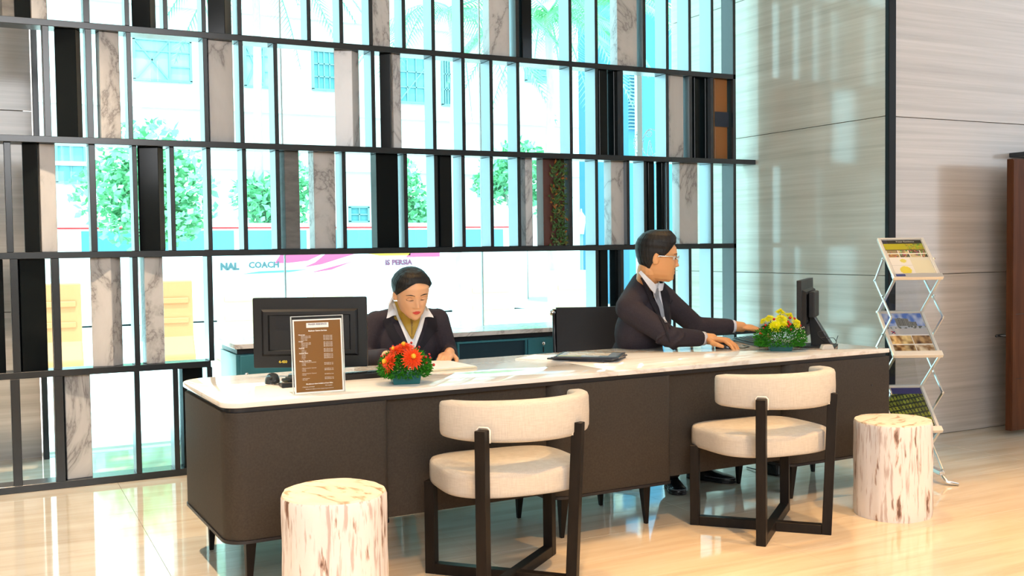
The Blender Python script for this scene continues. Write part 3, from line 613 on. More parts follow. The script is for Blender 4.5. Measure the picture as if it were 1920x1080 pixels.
# ================================================================== CHAIRS
def make_chair():
    c = empty('lounge_chair', (0, 0, 0), 0)
    RL, RR, FL, FR = V((-.185, -.205, 0)), V((.18, -.185, 0)), V((-.255, .205, 0)), V((.27, .225, 0))
    s_ = .042
    d1 = (FR-RL).normalized(); d2 = (FL-RR).normalized()
    def leg(p, d, h, nm='leg'):
        R = Matrix((d, V((-d.y, d.x, 0)), V((0, 0, 1)))).transposed(); MB().box((p.x, p.y, h/2), (s_, s_, h), R).build(nm, M_WENGE, c, bevel=.002, seg=1)
    leg(RL, d1, .632); MB().bar(RR, RR+V((.030, -.006, .632)), s_, s_, (d2.x, d2.y, 0)).build('leg', M_WENGE, c, bevel=.002, seg=1); leg(FL, d2, .372); leg(FR, d1, .372)
    MB().bar(RL+d1*s_/2+V((0, 0, .022)), FR-d1*s_/2+V((0, 0, .022)), s_, .044).build('cross_bar', M_WENGE, c, bevel=.002, seg=1)
    MB().bar(RR+d2*s_/2+V((0, 0, .0215)), FL-d2*s_/2+V((0, 0, .0215)), s_, .043).build('cross_bar', M_WENGE, c, bevel=.002, seg=1)
    # seat: rounded front corners, bowed rear
    pts = []
    def sq(a): 
        x, y = cos(a), sin(a); e = .46 if y > 0 else .74
        return (.02+.284*abs(x)**e*(1 if x > 0 else -1), .055+(.262 if y > 0 else .225)*abs(y)**e*(1 if y > 0 else -1))
    n = 56; prof = [(.93, .362), (.980, .364), (.996, .371), (1, .384), (1, .432), (.994, .446), (.975, .455), (.92, .460), (.6, .465), (.25, .467)]
    vs = []; mb = MB()
    for q, z in prof:
        for k in range(n):
            x, y = sq(2*pi*k/n); cx_, cy_ = .02, .06; vs.append((cx_+(x-cx_)*q, cy_+(y-cy_)*q, z))
    fs = [(i*n+k, i*n+(k+1) % n, (i+1)*n+(k+1) % n, (i+1)*n+k) for i in range(len(prof)-1) for k in range(n)]+[tuple(range(n-1, -1, -1)), tuple((len(prof)-1)*n+k for k in range(n))]
    mb.add(vs, fs); mb.build('seat', M_LINEN, c, smooth=True)
    # backrest: padded arc
    mb = MB(); na = 44; sec = []
    for k in range(14):
        a = 2*pi*k/14; sx, sz = cos(a), sin(a); sec.append((.033*abs(sx)**.45*(1 if sx > 0 else -1), .078*abs(sz)**.34*(1 if sz > 0 else -1)))
    vs = []
    for i in range(na+1):
        t = i/na; a = radians(-90+lerp(-86, 100, t)); endk = min(1, sin(pi*max(.0, min(1, t)))/.10) if True else 1
        endk = max(.35, min(1, endk))**.5; ca, sa = cos(a), sin(a); px_, py_ = .022+.282*ca, .025+.235*sa; nx, ny = ca/.285, sa/.235; l = sqrt(nx*nx+ny*ny); nx, ny = nx/l, ny/l
        hh = 1.0-.14*abs(2*t-1)**2
        for dx, dz in sec: vs.append((px_+nx*dx*endk, py_+ny*dx*endk, .656+dz*hh*lerp(.93, 1, (endk-.59)/.41)))
    ns = 14; fs = [(i*ns+k, i*ns+(k+1) % ns, (i+1)*ns+(k+1) % ns, (i+1)*ns+k) for i in range(na) for k in range(ns)]+[tuple(range(ns-1, -1, -1)), tuple(na*ns+k for k in range(ns))]
    mb.add(vs, fs); bk = mb.build('backrest', M_LINEN, c, smooth=True)
    for p, d in ((RL, d1), (RR+V((.029, -.006, 0)), d2)):
        sd = V((-d.y, d.x, 0)); q = p-d*0.0; pp = MB(); h0, h1 = .585, .640
        P = [q+sd*.026+d*.014+V((0, 0, h0)), q+sd*.026+d*.014+V((0, 0, h1-.008)), q+sd*.018+d*.014+V((0, 0, h1)), q-sd*.018+d*.014+V((0, 0, h1)), q-sd*.026+d*.014+V((0, 0, h1-.008)), q-sd*.026+d*.014+V((0, 0, h0))]
        pp.tube(P, .0035, 6); pp.build('piping', M_PIPE, bk, smooth=True)
    return c
ch = make_chair(); ch.location = (3.14, 3.64, 0); ch.rotation_euler = (0, 0, radians(-4))
tag(ch, 'cream upholstered low-back chair on dark cross frame, beside the right stump', 'chair', 'visitor chairs at the desk')
ch2 = copy_tree(ch); ch2.location = (1.79, 3.575, 0); ch2.rotation_euler = (0, 0, radians(-5))
tag(ch2, 'cream upholstered low-back chair on dark cross frame, nearest the camera, right of the left stump', 'chair', 'visitor chairs at the desk')
# ================================================================== STUMPS
def stump(x, y, r, h, seed, label, rz):
    s_ = empty('tree_stump_stool', (x, y, 0), rz, label, 'stool', 'whitewashed stump stools'); R_ = random.Random(seed); ph = [R_.uniform(0, 6.28) for _ in range(6)]
    def fn(a, z): return 1+.028*sin(2*a+ph[0])+.018*sin(3*a+ph[1])+.012*sin(5*a+ph[2])+.009*sin(9*a+ph[3])+.006*sin(17*a+ph[4]+z*2)
    b = MB(); b.lathe([(r*.985, 0), (r, .02)]+[(r*(1+.006*sin(k*1.3+ph[5])), .02+(h-.035)*k/9) for k in range(1, 10)]+[(r*.985, h-.006)], 72, fn=fn); b.build('trunk', M_STUMP, s_, smooth=True, auto=.7)
    t = MB(); t.lathe([(r*.985, h-.006), (r*.972, h), (r*.5, h+.001), (.01, h)], 72, fn=fn); t.build('sawn_top', M_STUMPT, s_, smooth=True, auto=.9)
    return s_
stump(3.835, 3.555, .183, .452, 3, 'white washed tree stump stool with brown cracks at the right end of the desk', .4)
stump(1.062, 3.50, .188, .452, 11, 'white washed tree stump stool with pale cracked sides in the left foreground', 1.9)

# ================================================================== BROCHURE STAND
BS = radians(-26.95)
st = empty('brochure_stand', (4.472, 4.04, 0), BS, 'silver folding zigzag brochure stand with three poster trays by the wall', 'stand')
W2 = .128
lev = [(.125, 1.313), (-.125, 1.10), (.125, .906), (-.125, .685), (.125, .49), (-.125, .28), (.125, .075)]
def P3(x, yz): return V((x, yz[0], yz[1]))
def poster1(u, v):
    R_ = random.Random(int(u*28)*31+int(v*36))
    if v > .90: return (.02, .018, .012) if not (.0 < u < .12) else (.03, .03, .05)
    if v > .73: return (.36, .33, .01) if u < .55 or R_.random() < .3 else (.10+.3*R_.random(), .13+.25*R_.random(), .02)
    if v > .70: return (.12, .09, .03)
    if v > .50:
        if (u*3.6) % 1 < .08 or abs(v-.6) < .012: return (.7, .68, .6)
        k = int(u*3.6)+4*int(v > .6); R2 = random.Random(k*7+int((u*28))*3+int(v*52)*5); return [(.30, .17, .06), (.10, .08, .05), (.45, .38, .22), (.05, .05, .03), (.25, .20, .10), (.5, .4, .2), (.09, .06, .03), (.12, .13, .03)][k % 8] if R2.random() < .65 else (.5*R2.random(), .35*R2.random(), .1)
    if u < .52:
        if v < .27 and (u-.3)**2+(v-.13)**2*1.5 < .02: return (.62, .52, .06)
        if v > .28 and (u-.33)**2+(v-.40)**2*2 < .006: return (.60, .54, .12)
        return (.66, .64, .60) if abs(v-.27) > .012 else (.5, .5, .48)
    return (.62, .58, .42) if v < .42 else (.60, .57, .47)
def vn(u, v, sc, seed):
    x, y = u*sc, v*sc; i, j = int(x), int(y); fx, fy = x-i, y-j; fx, fy = fx*fx*(3-2*fx), fy*fy*(3-2*fy)
    h = lambda a, b: random.Random(a*7919+b*104729+seed*31).random()
    return lerp(lerp(h(i, j), h(i+1, j), fx), lerp(h(i, j+1), h(i+1, j+1), fx), fy)
def poster2(u, v):
    if v > .60:
        top = .88-.10*abs(u-.40)-(.07 if u > .62 else 0)
        if .28 < u < .80 and .665 < v < top:
            return (.045, .048, .05) if (u*22) % 1 < .55 and (v*38) % 1 < .6 else (.20, .20, .19)
        if v < .67: return (.34, .37, .42) if vn(u, v, 26, 2) > .45 else (.10, .11, .10)
        c = vn(u, v, 5, 3)*.6+vn(u, v, 11, 4)*.4; t = max(0, (c-.45)*2.2); return (lerp(.08, .55, t), lerp(.16, .60, t), lerp(.48, .68, t))
    if v > .45:
        dx, dy = (u-.13)/.05, (v-.51)/.035
        if abs(dx) < 1 and abs(dy) < 1 and abs(abs(dx)-abs(dy)) < .45: return (.03, .03, .12) if dx*dy > 0 else (.30, .03, .05)
        return (.40, .39, .40)
    if v > .425: return (.7, .68, .66)
    if abs(v-.2) < .012 or abs(u-.54) < .010: return (.72, .68, .62)
    k = (1 if u > .54 else 0)+(2 if v > .2 else 0); c = vn(u, v, 9, 10+k)*.65+vn(u, v, 20, 20+k)*.35; A, B = [((.10, .045, .015), (.60, .42, .20)), ((.20, .10, .04), (.72, .60, .42)), ((.22, .10, .03), (.80, .58, .26)), ((.07, .03, .015), (.45, .27, .12))][k]; c = max(0, min(1, (c-.25)*1.9))
    return tuple(lerp(a_, b_, c) for a_, b_ in zip(A, B))
def poster3(u, v):
    if v > .84: return (.03, .03, .13)
    x = (u-.5)*(1.3-v*.4); 
    if abs((u*11+v*2.2) % 1-.5) > .36: return (.012, .018, .010)
    if abs((v*8-u*1.3) % 1-.5) > .33: return (.02, .03, .012)
    R_ = random.Random(int(u*11+v*2.2)*7+int(v*8-u*1.3)); g = R_.uniform(.4, 1); return (.22*g, .26*g, .03*g)
posters = [poster1, poster2, poster3]
for k in range(3):
    a, b = lev[2*k], lev[2*k+1]; A, B = V((0, *a)), V((0, *b)); d = (A-B).normalized(); nrm = V((0, -d.z, d.y)); Ln = (A-B).length
    R = Matrix((V((1, 0, 0)), d, -nrm if nrm.y > 0 else nrm)).transposed(); nr = R @ V((0, 0, 1))
    pn = MB().box((A+B)/2, (2*W2, Ln, .010), R).build('poster_tray', M_ALUW, st, bevel=.002)
    for x in (-W2+.008, W2-.008): MB().box((A+B)/2+V((x, 0, 0))+nr*.008, (.016, Ln, .008), R).build('frame_bar', M_ALUW, pn, bevel=.0015)
    MB().box(A+nr*.008-d*.006, (2*W2-.034, .012, .008), R).build('frame_bar', M_ALUW, pn, bevel=.0015)
    MB().box(B+nr*.012+d*.006, (2*W2+.012, .034, .022), R).build('tray_lip', M_ALU if k == 0 else M_ALUW, pn, bevel=.003)
    T = Matrix.Translation((A+B)/2+nr*.0066-d*(Ln/2-.026)) @ R.to_4x4()
    po = painted('poster', 2*W2-.040, Ln-.042, 56, 76, posters[k], pn, T)
    if k == 0:
        tb = MB(); text_mb(tb, 'Fraser Residence', .0145, T @ Matrix.Translation((.018, Ln-.042-.0135, .0006)), ext=.0002); tb.build('lettering', M_ALUW, po)
        MB().box(B+nr*.0235+d*.006+V((-W2+.036, 0, 0)), (.050, .016, .0012), R).build('blue_sticker', mat('blue_sticker', (.03, .05, .20), .4), pn)
    # clear return pocket
    c_ = V((0, *lev[2*k+2])); e = (B-c_); Rr = Matrix((V((1, 0, 0)), e.normalized(), V((1, 0, 0)).cross(e.normalized()))).transposed()
    MB().box((B+c_)/2, (2*W2-.03, e.length-.02, .003), Rr).build('clear_panel', M_FROST, st)
    for x in (-W2+.008, W2-.008): MB().box((B+c_)/2+V((x, 0, 0)), (.015, e.length, .010), Rr).build('return_bar', M_ALU, st, bevel=.002)
    MB().box(c_+V((0, 0, .003)), (2*W2+.004, .022, .014)).build('hinge_rail', M_ALU, st, bevel=.003)
sec2 = [(0, 1.206), (.125, 1.085), (-.125, .895), (.125, .695), (-.125, .49), (.125, .28), (-.125, .075)]
for x in (-W2-.010, W2+.010):
    for a, b in zip(sec2, sec2[1:]): MB().bar(P3(x, a), P3(x, b), .008, .014, (1, 0, 0) if False else (0, 0, 1)).build('scissor_bar', M_ALU, st, bevel=.0015, seg=1)
    for yz in sec2+[((lev[i][0]+lev[i+1][0])/2, (lev[i][1]+lev[i+1][1])/2) for i in range(1, 6)]: MB().lathe([(.006, 0), (.007, .004), (.004, .007)], 10, (x, *yz), Matrix.Rotation(pi/2*(1 if x > 0 else -1), 4, 'Y')).build('pivot', M_CHROME, st)
for x in (-W2, W2):
    MB().box((x, 0, .058), (.03, .30, .022)).build('base_bar', M_ALU, st, bevel=.004)
    for y in (-.15, .15): MB().tube([(x, y, .05), (x*1.12, y*1.12, .015), (x*1.55, y*1.25, .008)], [.011, .012, .009], 8).build('foot', M_ALU, st, smooth=True)

# ================================================================== OFFICE CHAIRS
def office_chair():
    c = empty('office_chair', (0, 0, 0), 0); SH = .47
    b = MB(); b.prism(rrect(-.235, -.23, .235, .25, (.08, .08, .05, .05)), SH-.05, SH); b.build('seat', M_PLASTIC, c, bevel=.015, seg=3, smooth=True)
    bk = MB()
    vs = []; nx, nz = 10, 12
    for th in (0, 1):
        for j in range(nz+1):
            for i in range(nx+1):
                u, v = i/nx*2-1, j/nz; vs.append((u*.225, .235+.05*v-.03*(1-u*u)+.02*sin(pi*v)+th*.022, SH+.02+v*.445))
    N = (nx+1)*(nz+1); fs = []
    for j in range(nz):
        for i in range(nx): q = j*(nx+1)+i; fs += [(q, q+1, q+nx+2, q+nx+1), (N+q, N+q+nx+1, N+q+nx+2, N+q+1)]
    for j in range(nz):
        for i in (0, nx): q = j*(nx+1)+i; fs.append((q, q+nx+1, N+q+nx+1, N+q))
    for i in range(nx):
        for j in (0, nz): q = j*(nx+1)+i; fs.append((q, q+1, N+q+1, N+q))
    bk.add(vs, fs); back = bk.build('backrest', mat('black_mesh_fabric', (.012, .012, .015), .7), c, smooth=True, auto=.8)
    for s_ in (-1, 1):
        MB().tube([(s_*.232, .24, SH-.03), (s_*.236, .255, SH+.02), (s_*.236, .30, SH+.30), (s_*.236, .305, SH+.455)], .011, 8).build('side_rail', M_PLASTIC2, c, smooth=True)
        MB().lathe([(.004, -.018), (.015, -.014), (.017, 0), (.013, .014), (.004, .018)], 14, (s_*.245, .298, SH+.435), Matrix.Rotation(pi/2, 4, 'Y')).build('chrome_knob', M_CHROME, c, smooth=True)
        MB().tube([(s_*.24, .22, SH+.0), (s_*.27, .2, SH+.17), (s_*.27, -.02, SH+.19), (s_*.25, -.06, SH+.0)], .012, 8).build('armrest', M_PLASTIC2, c, smooth=True)
    MB().lathe([(.03, .08), (.03, .25), (.022, .25), (.022, SH-.05)], 16).build('gas_column', M_CHROME, c, smooth=True, auto=.6)
    for k in range(5):
        a = 2*pi*k/5+.3; e = V((cos(a)*.28, sin(a)*.28, .075)); MB().bar((0, 0, .10), e, .035, .03).build('spoke', M_CHROME, c, bevel=.006)
        MB().lathe([(.012, -.02), (.027, -.018), (.027, .018), (.012, .02)], 14, (e.x, e.y, .028), Matrix.Rotation(a, 4, 'Z') @ Matrix.Rotation(pi/2, 4, 'Y')).build('castor', M_PLASTIC, c, smooth=True, auto=.6)
    return c
oc = office_chair(); oc.location = (3.13, 5.0, 0); oc.rotation_euler = (0, 0, radians(-18))
tag(oc, 'black mesh office chair with chrome knob behind the man in glasses', 'chair')
# ================================================================== DESK ITEMS
def monitor(loc, rz, label, hgt, tilt=0):
    m_ = empty('computer_monitor', (*loc, DH), rz, label, 'monitor', 'black computer monitors on the desk'); W, Hh = .505, .312; z0 = hgt
    cz_ = z0+Hh/2
    pn = MB().prism(rrect(-W/2, -Hh/2, W/2, Hh/2, (.006,)*4, 3), -.012, .012, Matrix.Translation((0, 0, cz_)) @ Matrix.Rotation(pi/2, 4, 'X')).build('panel_shell', M_PLASTIC, m_, bevel=.002)
    b = MB(); rx, rz_ = W/2-.05, Hh/2-.062   # raised back housing, frustum with recessed field
    vs = [(sx*(rx+.012), -.012, cz_+sz*(rz_+.010)) for sx, sz in ((-1, -1), (1, -1), (1, 1), (-1, 1))]+[(sx*rx, -.030, cz_+sz*rz_) for sx, sz in ((-1, -1), (1, -1), (1, 1), (-1, 1))]+[(sx*(rx-.02), -.030, cz_+sz*(rz_-.014)) for sx, sz in ((-1, -1), (1, -1), (1, 1), (-1, 1))]+[(sx*(rx-.026), -.022, cz_+sz*(rz_-.018)) for sx, sz in ((-1, -1), (1, -1), (1, 1), (-1, 1))]
    fs = []
    for r_ in range(3): fs += [(4*r_+k, 4*r_+(k+1) % 4, 4*r_+4+(k+1) % 4, 4*r_+4+k) for k in range(4)]
    fs.append((12, 13, 14, 15)); b.add(vs, fs); b.build('back_housing', M_PLASTIC, m_)
    MB().box((0, .0125, cz_), (W-.03, .002, Hh-.035)).build('screen', M_BLACK, m_)
    for k in range(10): MB().box((0, -.0225, cz_+rz_-.03-.006*k), (.30, .002, .0022)).build('vent_slot', M_DESKDK, m_)
    tb = MB(); text_mb(tb, '4-450', .016, Matrix.Translation((-W/2+.13, -.0128, z0+.026)) @ R90, bold=.0006, ext=.0002); tb.build('inventory_label', M_LED, m_)
    return m_, z0, cz_
ml, z0, czm = monitor((1.275, 4.50), radians(-26.95), 'black monitor seen from behind, left of the seated woman', .040)
nk = MB(); nk.box((0, -.028, .09), (.07, .022, .15)); nk.build('stand_neck', M_PLASTIC, ml, bevel=.004)
MB().prism(rrect(-.10, -.045, .10, .10, (.03,)*4, 5), 0, .010).build('stand_base', M_PLASTIC, ml, bevel=.003)
mr, z0, czm = monitor((3.985, 4.31), radians(180+40-0), 'black monitor seen edge on, behind the yellow flowers', .055)
mr.rotation_euler = (0, 0, radians(40)); 
w_ = MB(); w_.prism([(-.02, .22), (-.145, .012), (-.16, 0), (-.02, 0), (-.035, .012), (-.028, .10)], -.035, .035, Matrix(((0, 0, 1, 0), (1, 0, 0, 0), (0, 1, 0, 0), (0, 0, 0, 1)))); w_.build('stand_wedge', M_PLASTIC2, mr, bevel=.004)
MB().prism(rrect(-.11, -.165, .11, .06, (.03,)*4, 5), 0, .008).build('stand_base', M_PLASTIC, mr, bevel=.002)
MB().box((0, -.045, czm+.02), (.20, .034, .14)).build('rear_cover', M_PLASTIC, mr, bevel=.006)
def keyboard(loc, rz, label):
    k_ = empty('keyboard', (*loc, DH), rz, label, 'keyboard'); W, Dp = .44, .135
    b = MB(); b.prism([(-Dp/2, 0), (Dp/2, 0), (Dp/2, .012), (-Dp/2, .024)], -W/2, W/2, Matrix(((0, 0, 1, 0), (1, 0, 0, 0), (0, 1, 0, 0), (0, 0, 0, 1)))); b.build('keyboard_case', M_PLASTIC, k_, bevel=.003)
    kb = MB()
    for r_ in range(5):
        for q in range(20):
            x = -W/2+.022+q*.0209; y = -Dp/2+.022+r_*.0225; z = .024-(y+Dp/2)/Dp*.012
            kb.prism([(x-.0085, y-.009), (x+.0085, y-.009), (x+.0085, y+.009), (x-.0085, y+.009)], z, z+.006)
    tag(kb.build('keys', M_PLASTIC2, k_), kind='stuff'); return k_
keyboard((1.335, 4.335), radians(1.5), 'black keyboard under the left monitor, behind the brown menu sign')
keyboard((3.86, 4.565), radians(70), 'black keyboard under the left hand of the man in glasses')
def mouse(loc, rz, label, cable):
    m_ = empty('computer_mouse', (*loc, DH), rz, label, 'mouse'); b = MB(); vs = []; nu, nv = 18, 7
    for j in range(nv+1):
        t = j/nv*pi/2
        for k in range(nu):
            a = 2*pi*k/nu; vs.append((.031*cos(a)*cos(t)**.7*(1-.12*sin(a)), .055*sin(a)*cos(t)**.7, .038*sin(t)**.8*(1-.28*sin(a)*cos(t))))
    fs = [(j*nu+k, j*nu+(k+1) % nu, (j+1)*nu+(k+1) % nu, (j+1)*nu+k) for j in range(nv) for k in range(nu)]+[tuple(range(nu-1, -1, -1))]
    b.add(vs, fs); b.build('mouse_shell', mat('glossy_grey_plastic', (.03, .035, .04), .18), m_, smooth=True, auto=1.2)
    MB().tube([(0, .04, .026), (0, .046, .022)], .006, 8).build('scroll_wheel', M_PLASTIC, m_, smooth=True)
    MB().tube(cable, .0022, 6).build('cable', M_PLASTIC, m_, smooth=True); return m_
mo = mouse((1.065, 4.36), radians(160), 'black mouse with a red mark at the left end of the desk', [(0, .05, .008), (-.02, .09, .004), (-.06, .11, .003), (-.12, .10, .004), (-.19, .04, .004)])
MB().box((0, -.048, .026), (.006, .006, .010)).build('red_mark', M_REDDOT, mo, bevel=.001)
mouse((3.535, 4.435), radians(-145), "black mouse under the right hand of the man in glasses", [(0, .05, .008), (-.03, .09, .004), (-.12, .10, .003), (-.2, .04, .003)])
crd = empty('card_terminal', (1.125, 4.205, DH), radians(-4), 'small black wedge terminal on the desk, partly behind the menu sign', 'terminal')
MB().prism([(-.045, 0), (.04, 0), (.045, .012), (-.035, .022)], -.065, .065, Matrix(((0, 0, 1, 0), (1, 0, 0, 0), (0, 1, 0, 0), (0, 0, 0, 1)))).build('terminal_case', M_PLASTIC, crd, bevel=.004)
MB().box((0, .02, .0185), (.09, .03, .002)).build('terminal_screen', M_BLACK, crd)
# menu sign
mn = empty('menu_sign', (1.146, 3.935, DH), radians(-2.2), 'brown price list in a clear acrylic stand on the desk', 'sign')
SW, SHh = .205, .302
lean = Matrix.Rotation(radians(-4), 4, 'X')
def LT(y, z): return Matrix.Translation((0, y, z)) @ lean
b = MB(); b.prism(rrect(-SW/2, .004, SW/2, SHh, (.003,)*4, 2), -.0035, .0035, lean @ R90); b.build('acrylic_sheet', M_ACRYL, mn)
MB().prism(rrect(-SW/2, -.012, SW/2, .075, (.004,)*4, 2), 0, .0035).build('acrylic_foot', M_ACRYL, mn)
eb = MB()
for x in (-SW/2, SW/2): eb.box((x, 0, SHh/2+.003), (.003, .009, SHh), None)
eb.box((0, 0, SHh+.002), (SW, .009, .003)); eb.v = [lean @ p for p in eb.v]; eb.build('acrylic_edge', mat('acrylic_edge', (.55, .58, .58), .15), mn)
cd_ = MB(); cd_.box((0, -.0042, .148), (SW-.010, .0008, .288)); cd_.v = [lean @ p for p in cd_.v]; cd = cd_.build('white_card', M_WHITE, mn)
bp_ = MB(); bp_.box((0, -.0050, .148), (SW-.022, .0008, .277)); bp_.v = [lean @ p for p in bp_.v]; bp_.build('brown_print', mat('brown_print', (.21, .095, .018), .3), cd)
hb_ = MB(); hb_.box((0, -.0056, .268), (.088, .0006, .019)); hb_.v = [lean @ p for p in hb_.v]; hb_.build('title_box', M_WHITE, cd)
def mtxt(mb, s, x, z, size, al='LEFT', bold=0): text_mb(mb, s, size, lean @ Matrix.Translation((x, -.0062, z)) @ R90, al, bold, .0001)
tb = MB(); mtxt(tb, 'FRASER RESIDENCE', 0, .2715, .0085, 'CENTER', .0002); tb.build('lettering', mat('navy_ink', (.02, .02, .08), .5), cd)
tb = MB(); mtxt(tb, 'Business Centre Services', 0, .2465, .0072, 'CENTER', .0003)
secs = [('Photocopy', .232, ['Black & White (A4)', 'Black & White (A3)', 'Colour (A4)', 'Colour (A3)']), ('Printing', .206, ['Black & White (A4)', 'Black & White (A3)', 'Colour (A4)', 'Colour (A3)']), ('Facsimile', .180, ['Local', 'Overseas', 'Incoming']), ('Internet Usage', .160, ['15 mins', '30 mins', '45 mins', '1 hour']), ('Meeting Room Hire', .130, ['Meeting room for 10 persons', '1/2 day', 'Full day']), ('', .108, ['Meeting room for 12 persons', '1/2 day', 'Full day']), ('', .087, ['Meeting room for 15 persons', 'Full day']), ('', .068, ['LCD Projector', 'Flip Chart'])]
for hd, z, ls in secs:
    if hd: mtxt(tb, hd, -.076, z, .0058, 'LEFT', .0002)
    for i, l in enumerate(ls):
        zz = z-.0053*(i+1)-.0006; mtxt(tb, '• '+l, -.068, zz, .0046); 
        if not l.startswith('Meeting'): mtxt(tb, 'RM %d.00 per page' % (1+i) if z > .17 else 'RM %d0.00 per use' % (5+i), .022, zz, .005)
mtxt(tb, 'Miscellaneous Items Available at Front Office', 0, .040, .0058, 'CENTER', .0002); mtxt(tb, '• Stationery and stamps', -.068, .029, .005); mtxt(tb, 'Ask reception', .022, .031, .005); mtxt(tb, 'All prices are subject to service charge and government tax', 0, .020, .0046, 'CENTER')
tb.build('lettering', M_WHITE, cd)
# papers, folders
pp = empty('paper_pad', (1.90, 4.545, DH), radians(3), 'cream document folder on the desk under the hand of the woman', 'folder')
MB().box((0, 0, .002), (.26, .33, .004)).build('cover', mat('cream_card', (.80, .72, .52), .6), pp, bevel=.001)
MB().box((.0, .0, .0062), (.25, .31, .004)).build('sheets', M_WHITE, pp, bevel=.001)
sh = empty('paper_sheet', (2.53, 4.56, DH), radians(34), 'white paper sheet lying under the grey menu folders', 'paper')
MB().box((0, 0, .0006), (.21, .297, .0012)).build('sheet', M_WHITE, sh)
def fold_print(u, v):
    if u < .04 or u > .96 or v < .04 or v > .96: return (.045, .05, .07)
    if .30 < u < .88 and .18 < v < .86: return (.62, .56, .46) if (int(u*9)+int(v*7)) % 3 else (.40, .28, .18)
    if u < .26 and v > .6: return (.40, .35, .12)
    return (.16, .18, .22) if v < .3 else (.34, .36, .40)
for k, (x, y, a, z, lab) in enumerate([(2.655, 4.42, 30, .0013, 'grey menu folder at the bottom of the stack on the desk'), (2.66, 4.40, 39, .0093, 'grey menu folder in the middle of the stack on the desk'), (2.655, 4.385, 49, .0173, 'grey menu folder with photo cover on top of the desk stack')]):
    f = empty('menu_folder', (x, y, DH+z), radians(a), lab, 'folder', 'menu folders on the desk')
    c_ = MB().box((0, 0, .004), (.235, .32, .008)).build('cover', mat('slate_folder', (.035, .042, .06), .3), f, bevel=.002)
    if k == 2: painted('cover_print', .225, .31, 24, 32, fold_print, c_, Matrix.Translation((0, -.155, .0083)))
    MB().bar((.117, -.14, .004), (.117, .14, .004), .006, .010).build('spine_ring', mat('brass_spine', (.35, .27, .16), .35, .6), f)
# eyeglasses on holder
gh = empty('glasses_holder', (3.955, 4.115, DH), radians(-20), 'small clear holder standing at the right end of the desk', 'holder')
MB().prism([(-.035, 0), (.035, 0), (.024, .026), (-.024, .026)], -.02, .02, R90).build('holder_body', mat('cloudy_acrylic', (.62, .58, .52), .25), gh, bevel=.004)
eg = empty('eyeglasses', (3.955, 4.115, DH+.0262), radians(-38), 'thin black eyeglasses standing upright on the small holder', 'glasses')
for s_ in (-1, 1):
    T = Matrix.Translation((s_*.026, 0, .052 if s_ < 0 else .018)) @ Matrix.Rotation(radians(25), 4, 'Y'); pts = [T @ V((.021*cos(t)+.003*cos(3*t), 0, .018*sin(t))) for t in [2*pi*k/20 for k in range(21)]]
    MB().tube(pts, .0018, 6).build('rim', M_PLASTIC, eg, smooth=True)
MB().tube([(-.008, 0, .040), (0, 0, .041), (.008, 0, .030)], .0018, 6).build('bridge', M_PLASTIC, eg, smooth=True)
MB().tube([(.045, 0, .022), (.05, .03, .012), (.06, .09, .018), (.07, .12, .035)], .0018, 6).build('temple', M_PLASTIC, eg, smooth=True)
MB().tube([(-.045, 0, .058), (-.03, .05, .03), (.0, .08, .004), (.03, .10, .0025)], .0018, 6).build('temple', M_PLASTIC, eg, smooth=True)
# flowers
RTV, NV_ = V((.891, -.453, 0)), V((-.453, -.891, 0))
def petal_flower(name, root, c, nrm, R, n, rings, mats):
    nrm = V(nrm).normalized(); x = nrm.cross(V((.1, .2, 1))).normalized(); y = nrm.cross(x); b = MB()
    for r_ in range(rings):
        rr = R*(1-.24*r_); up_ = .18*R*r_
        for k in range(n):
            a = 2*pi*(k+.5*r_)/n+rnd.uniform(-.08, .08); d = x*cos(a)+y*sin(a); t = nrm.cross(d); wd = rr*4.6/n; l = rr*rnd.uniform(.9, 1.06); lift = rnd.uniform(-.05, .14)*R
            b.cur = 0 if r_ < rings-1 or len(mats) < 3 else 2
            b.add([c+nrm*(up_)+d*rr*.12, c+nrm*(up_+.10*R)+d*l*.62+t*wd*.5, c+nrm*(up_+lift)+d*l, c+nrm*(up_+.10*R)+d*l*.62-t*wd*.5, c+nrm*(up_+.03*R)+d*l*.55], [(0, 1, 4), (1, 2, 4), (2, 3, 4), (3, 0, 4)])
    b.cur = 1; b.ell(c+nrm*(.15*R+.14*R*(rings-1)), R*.2, nu=8, nv=6)
    return b.build(name, mats, root)
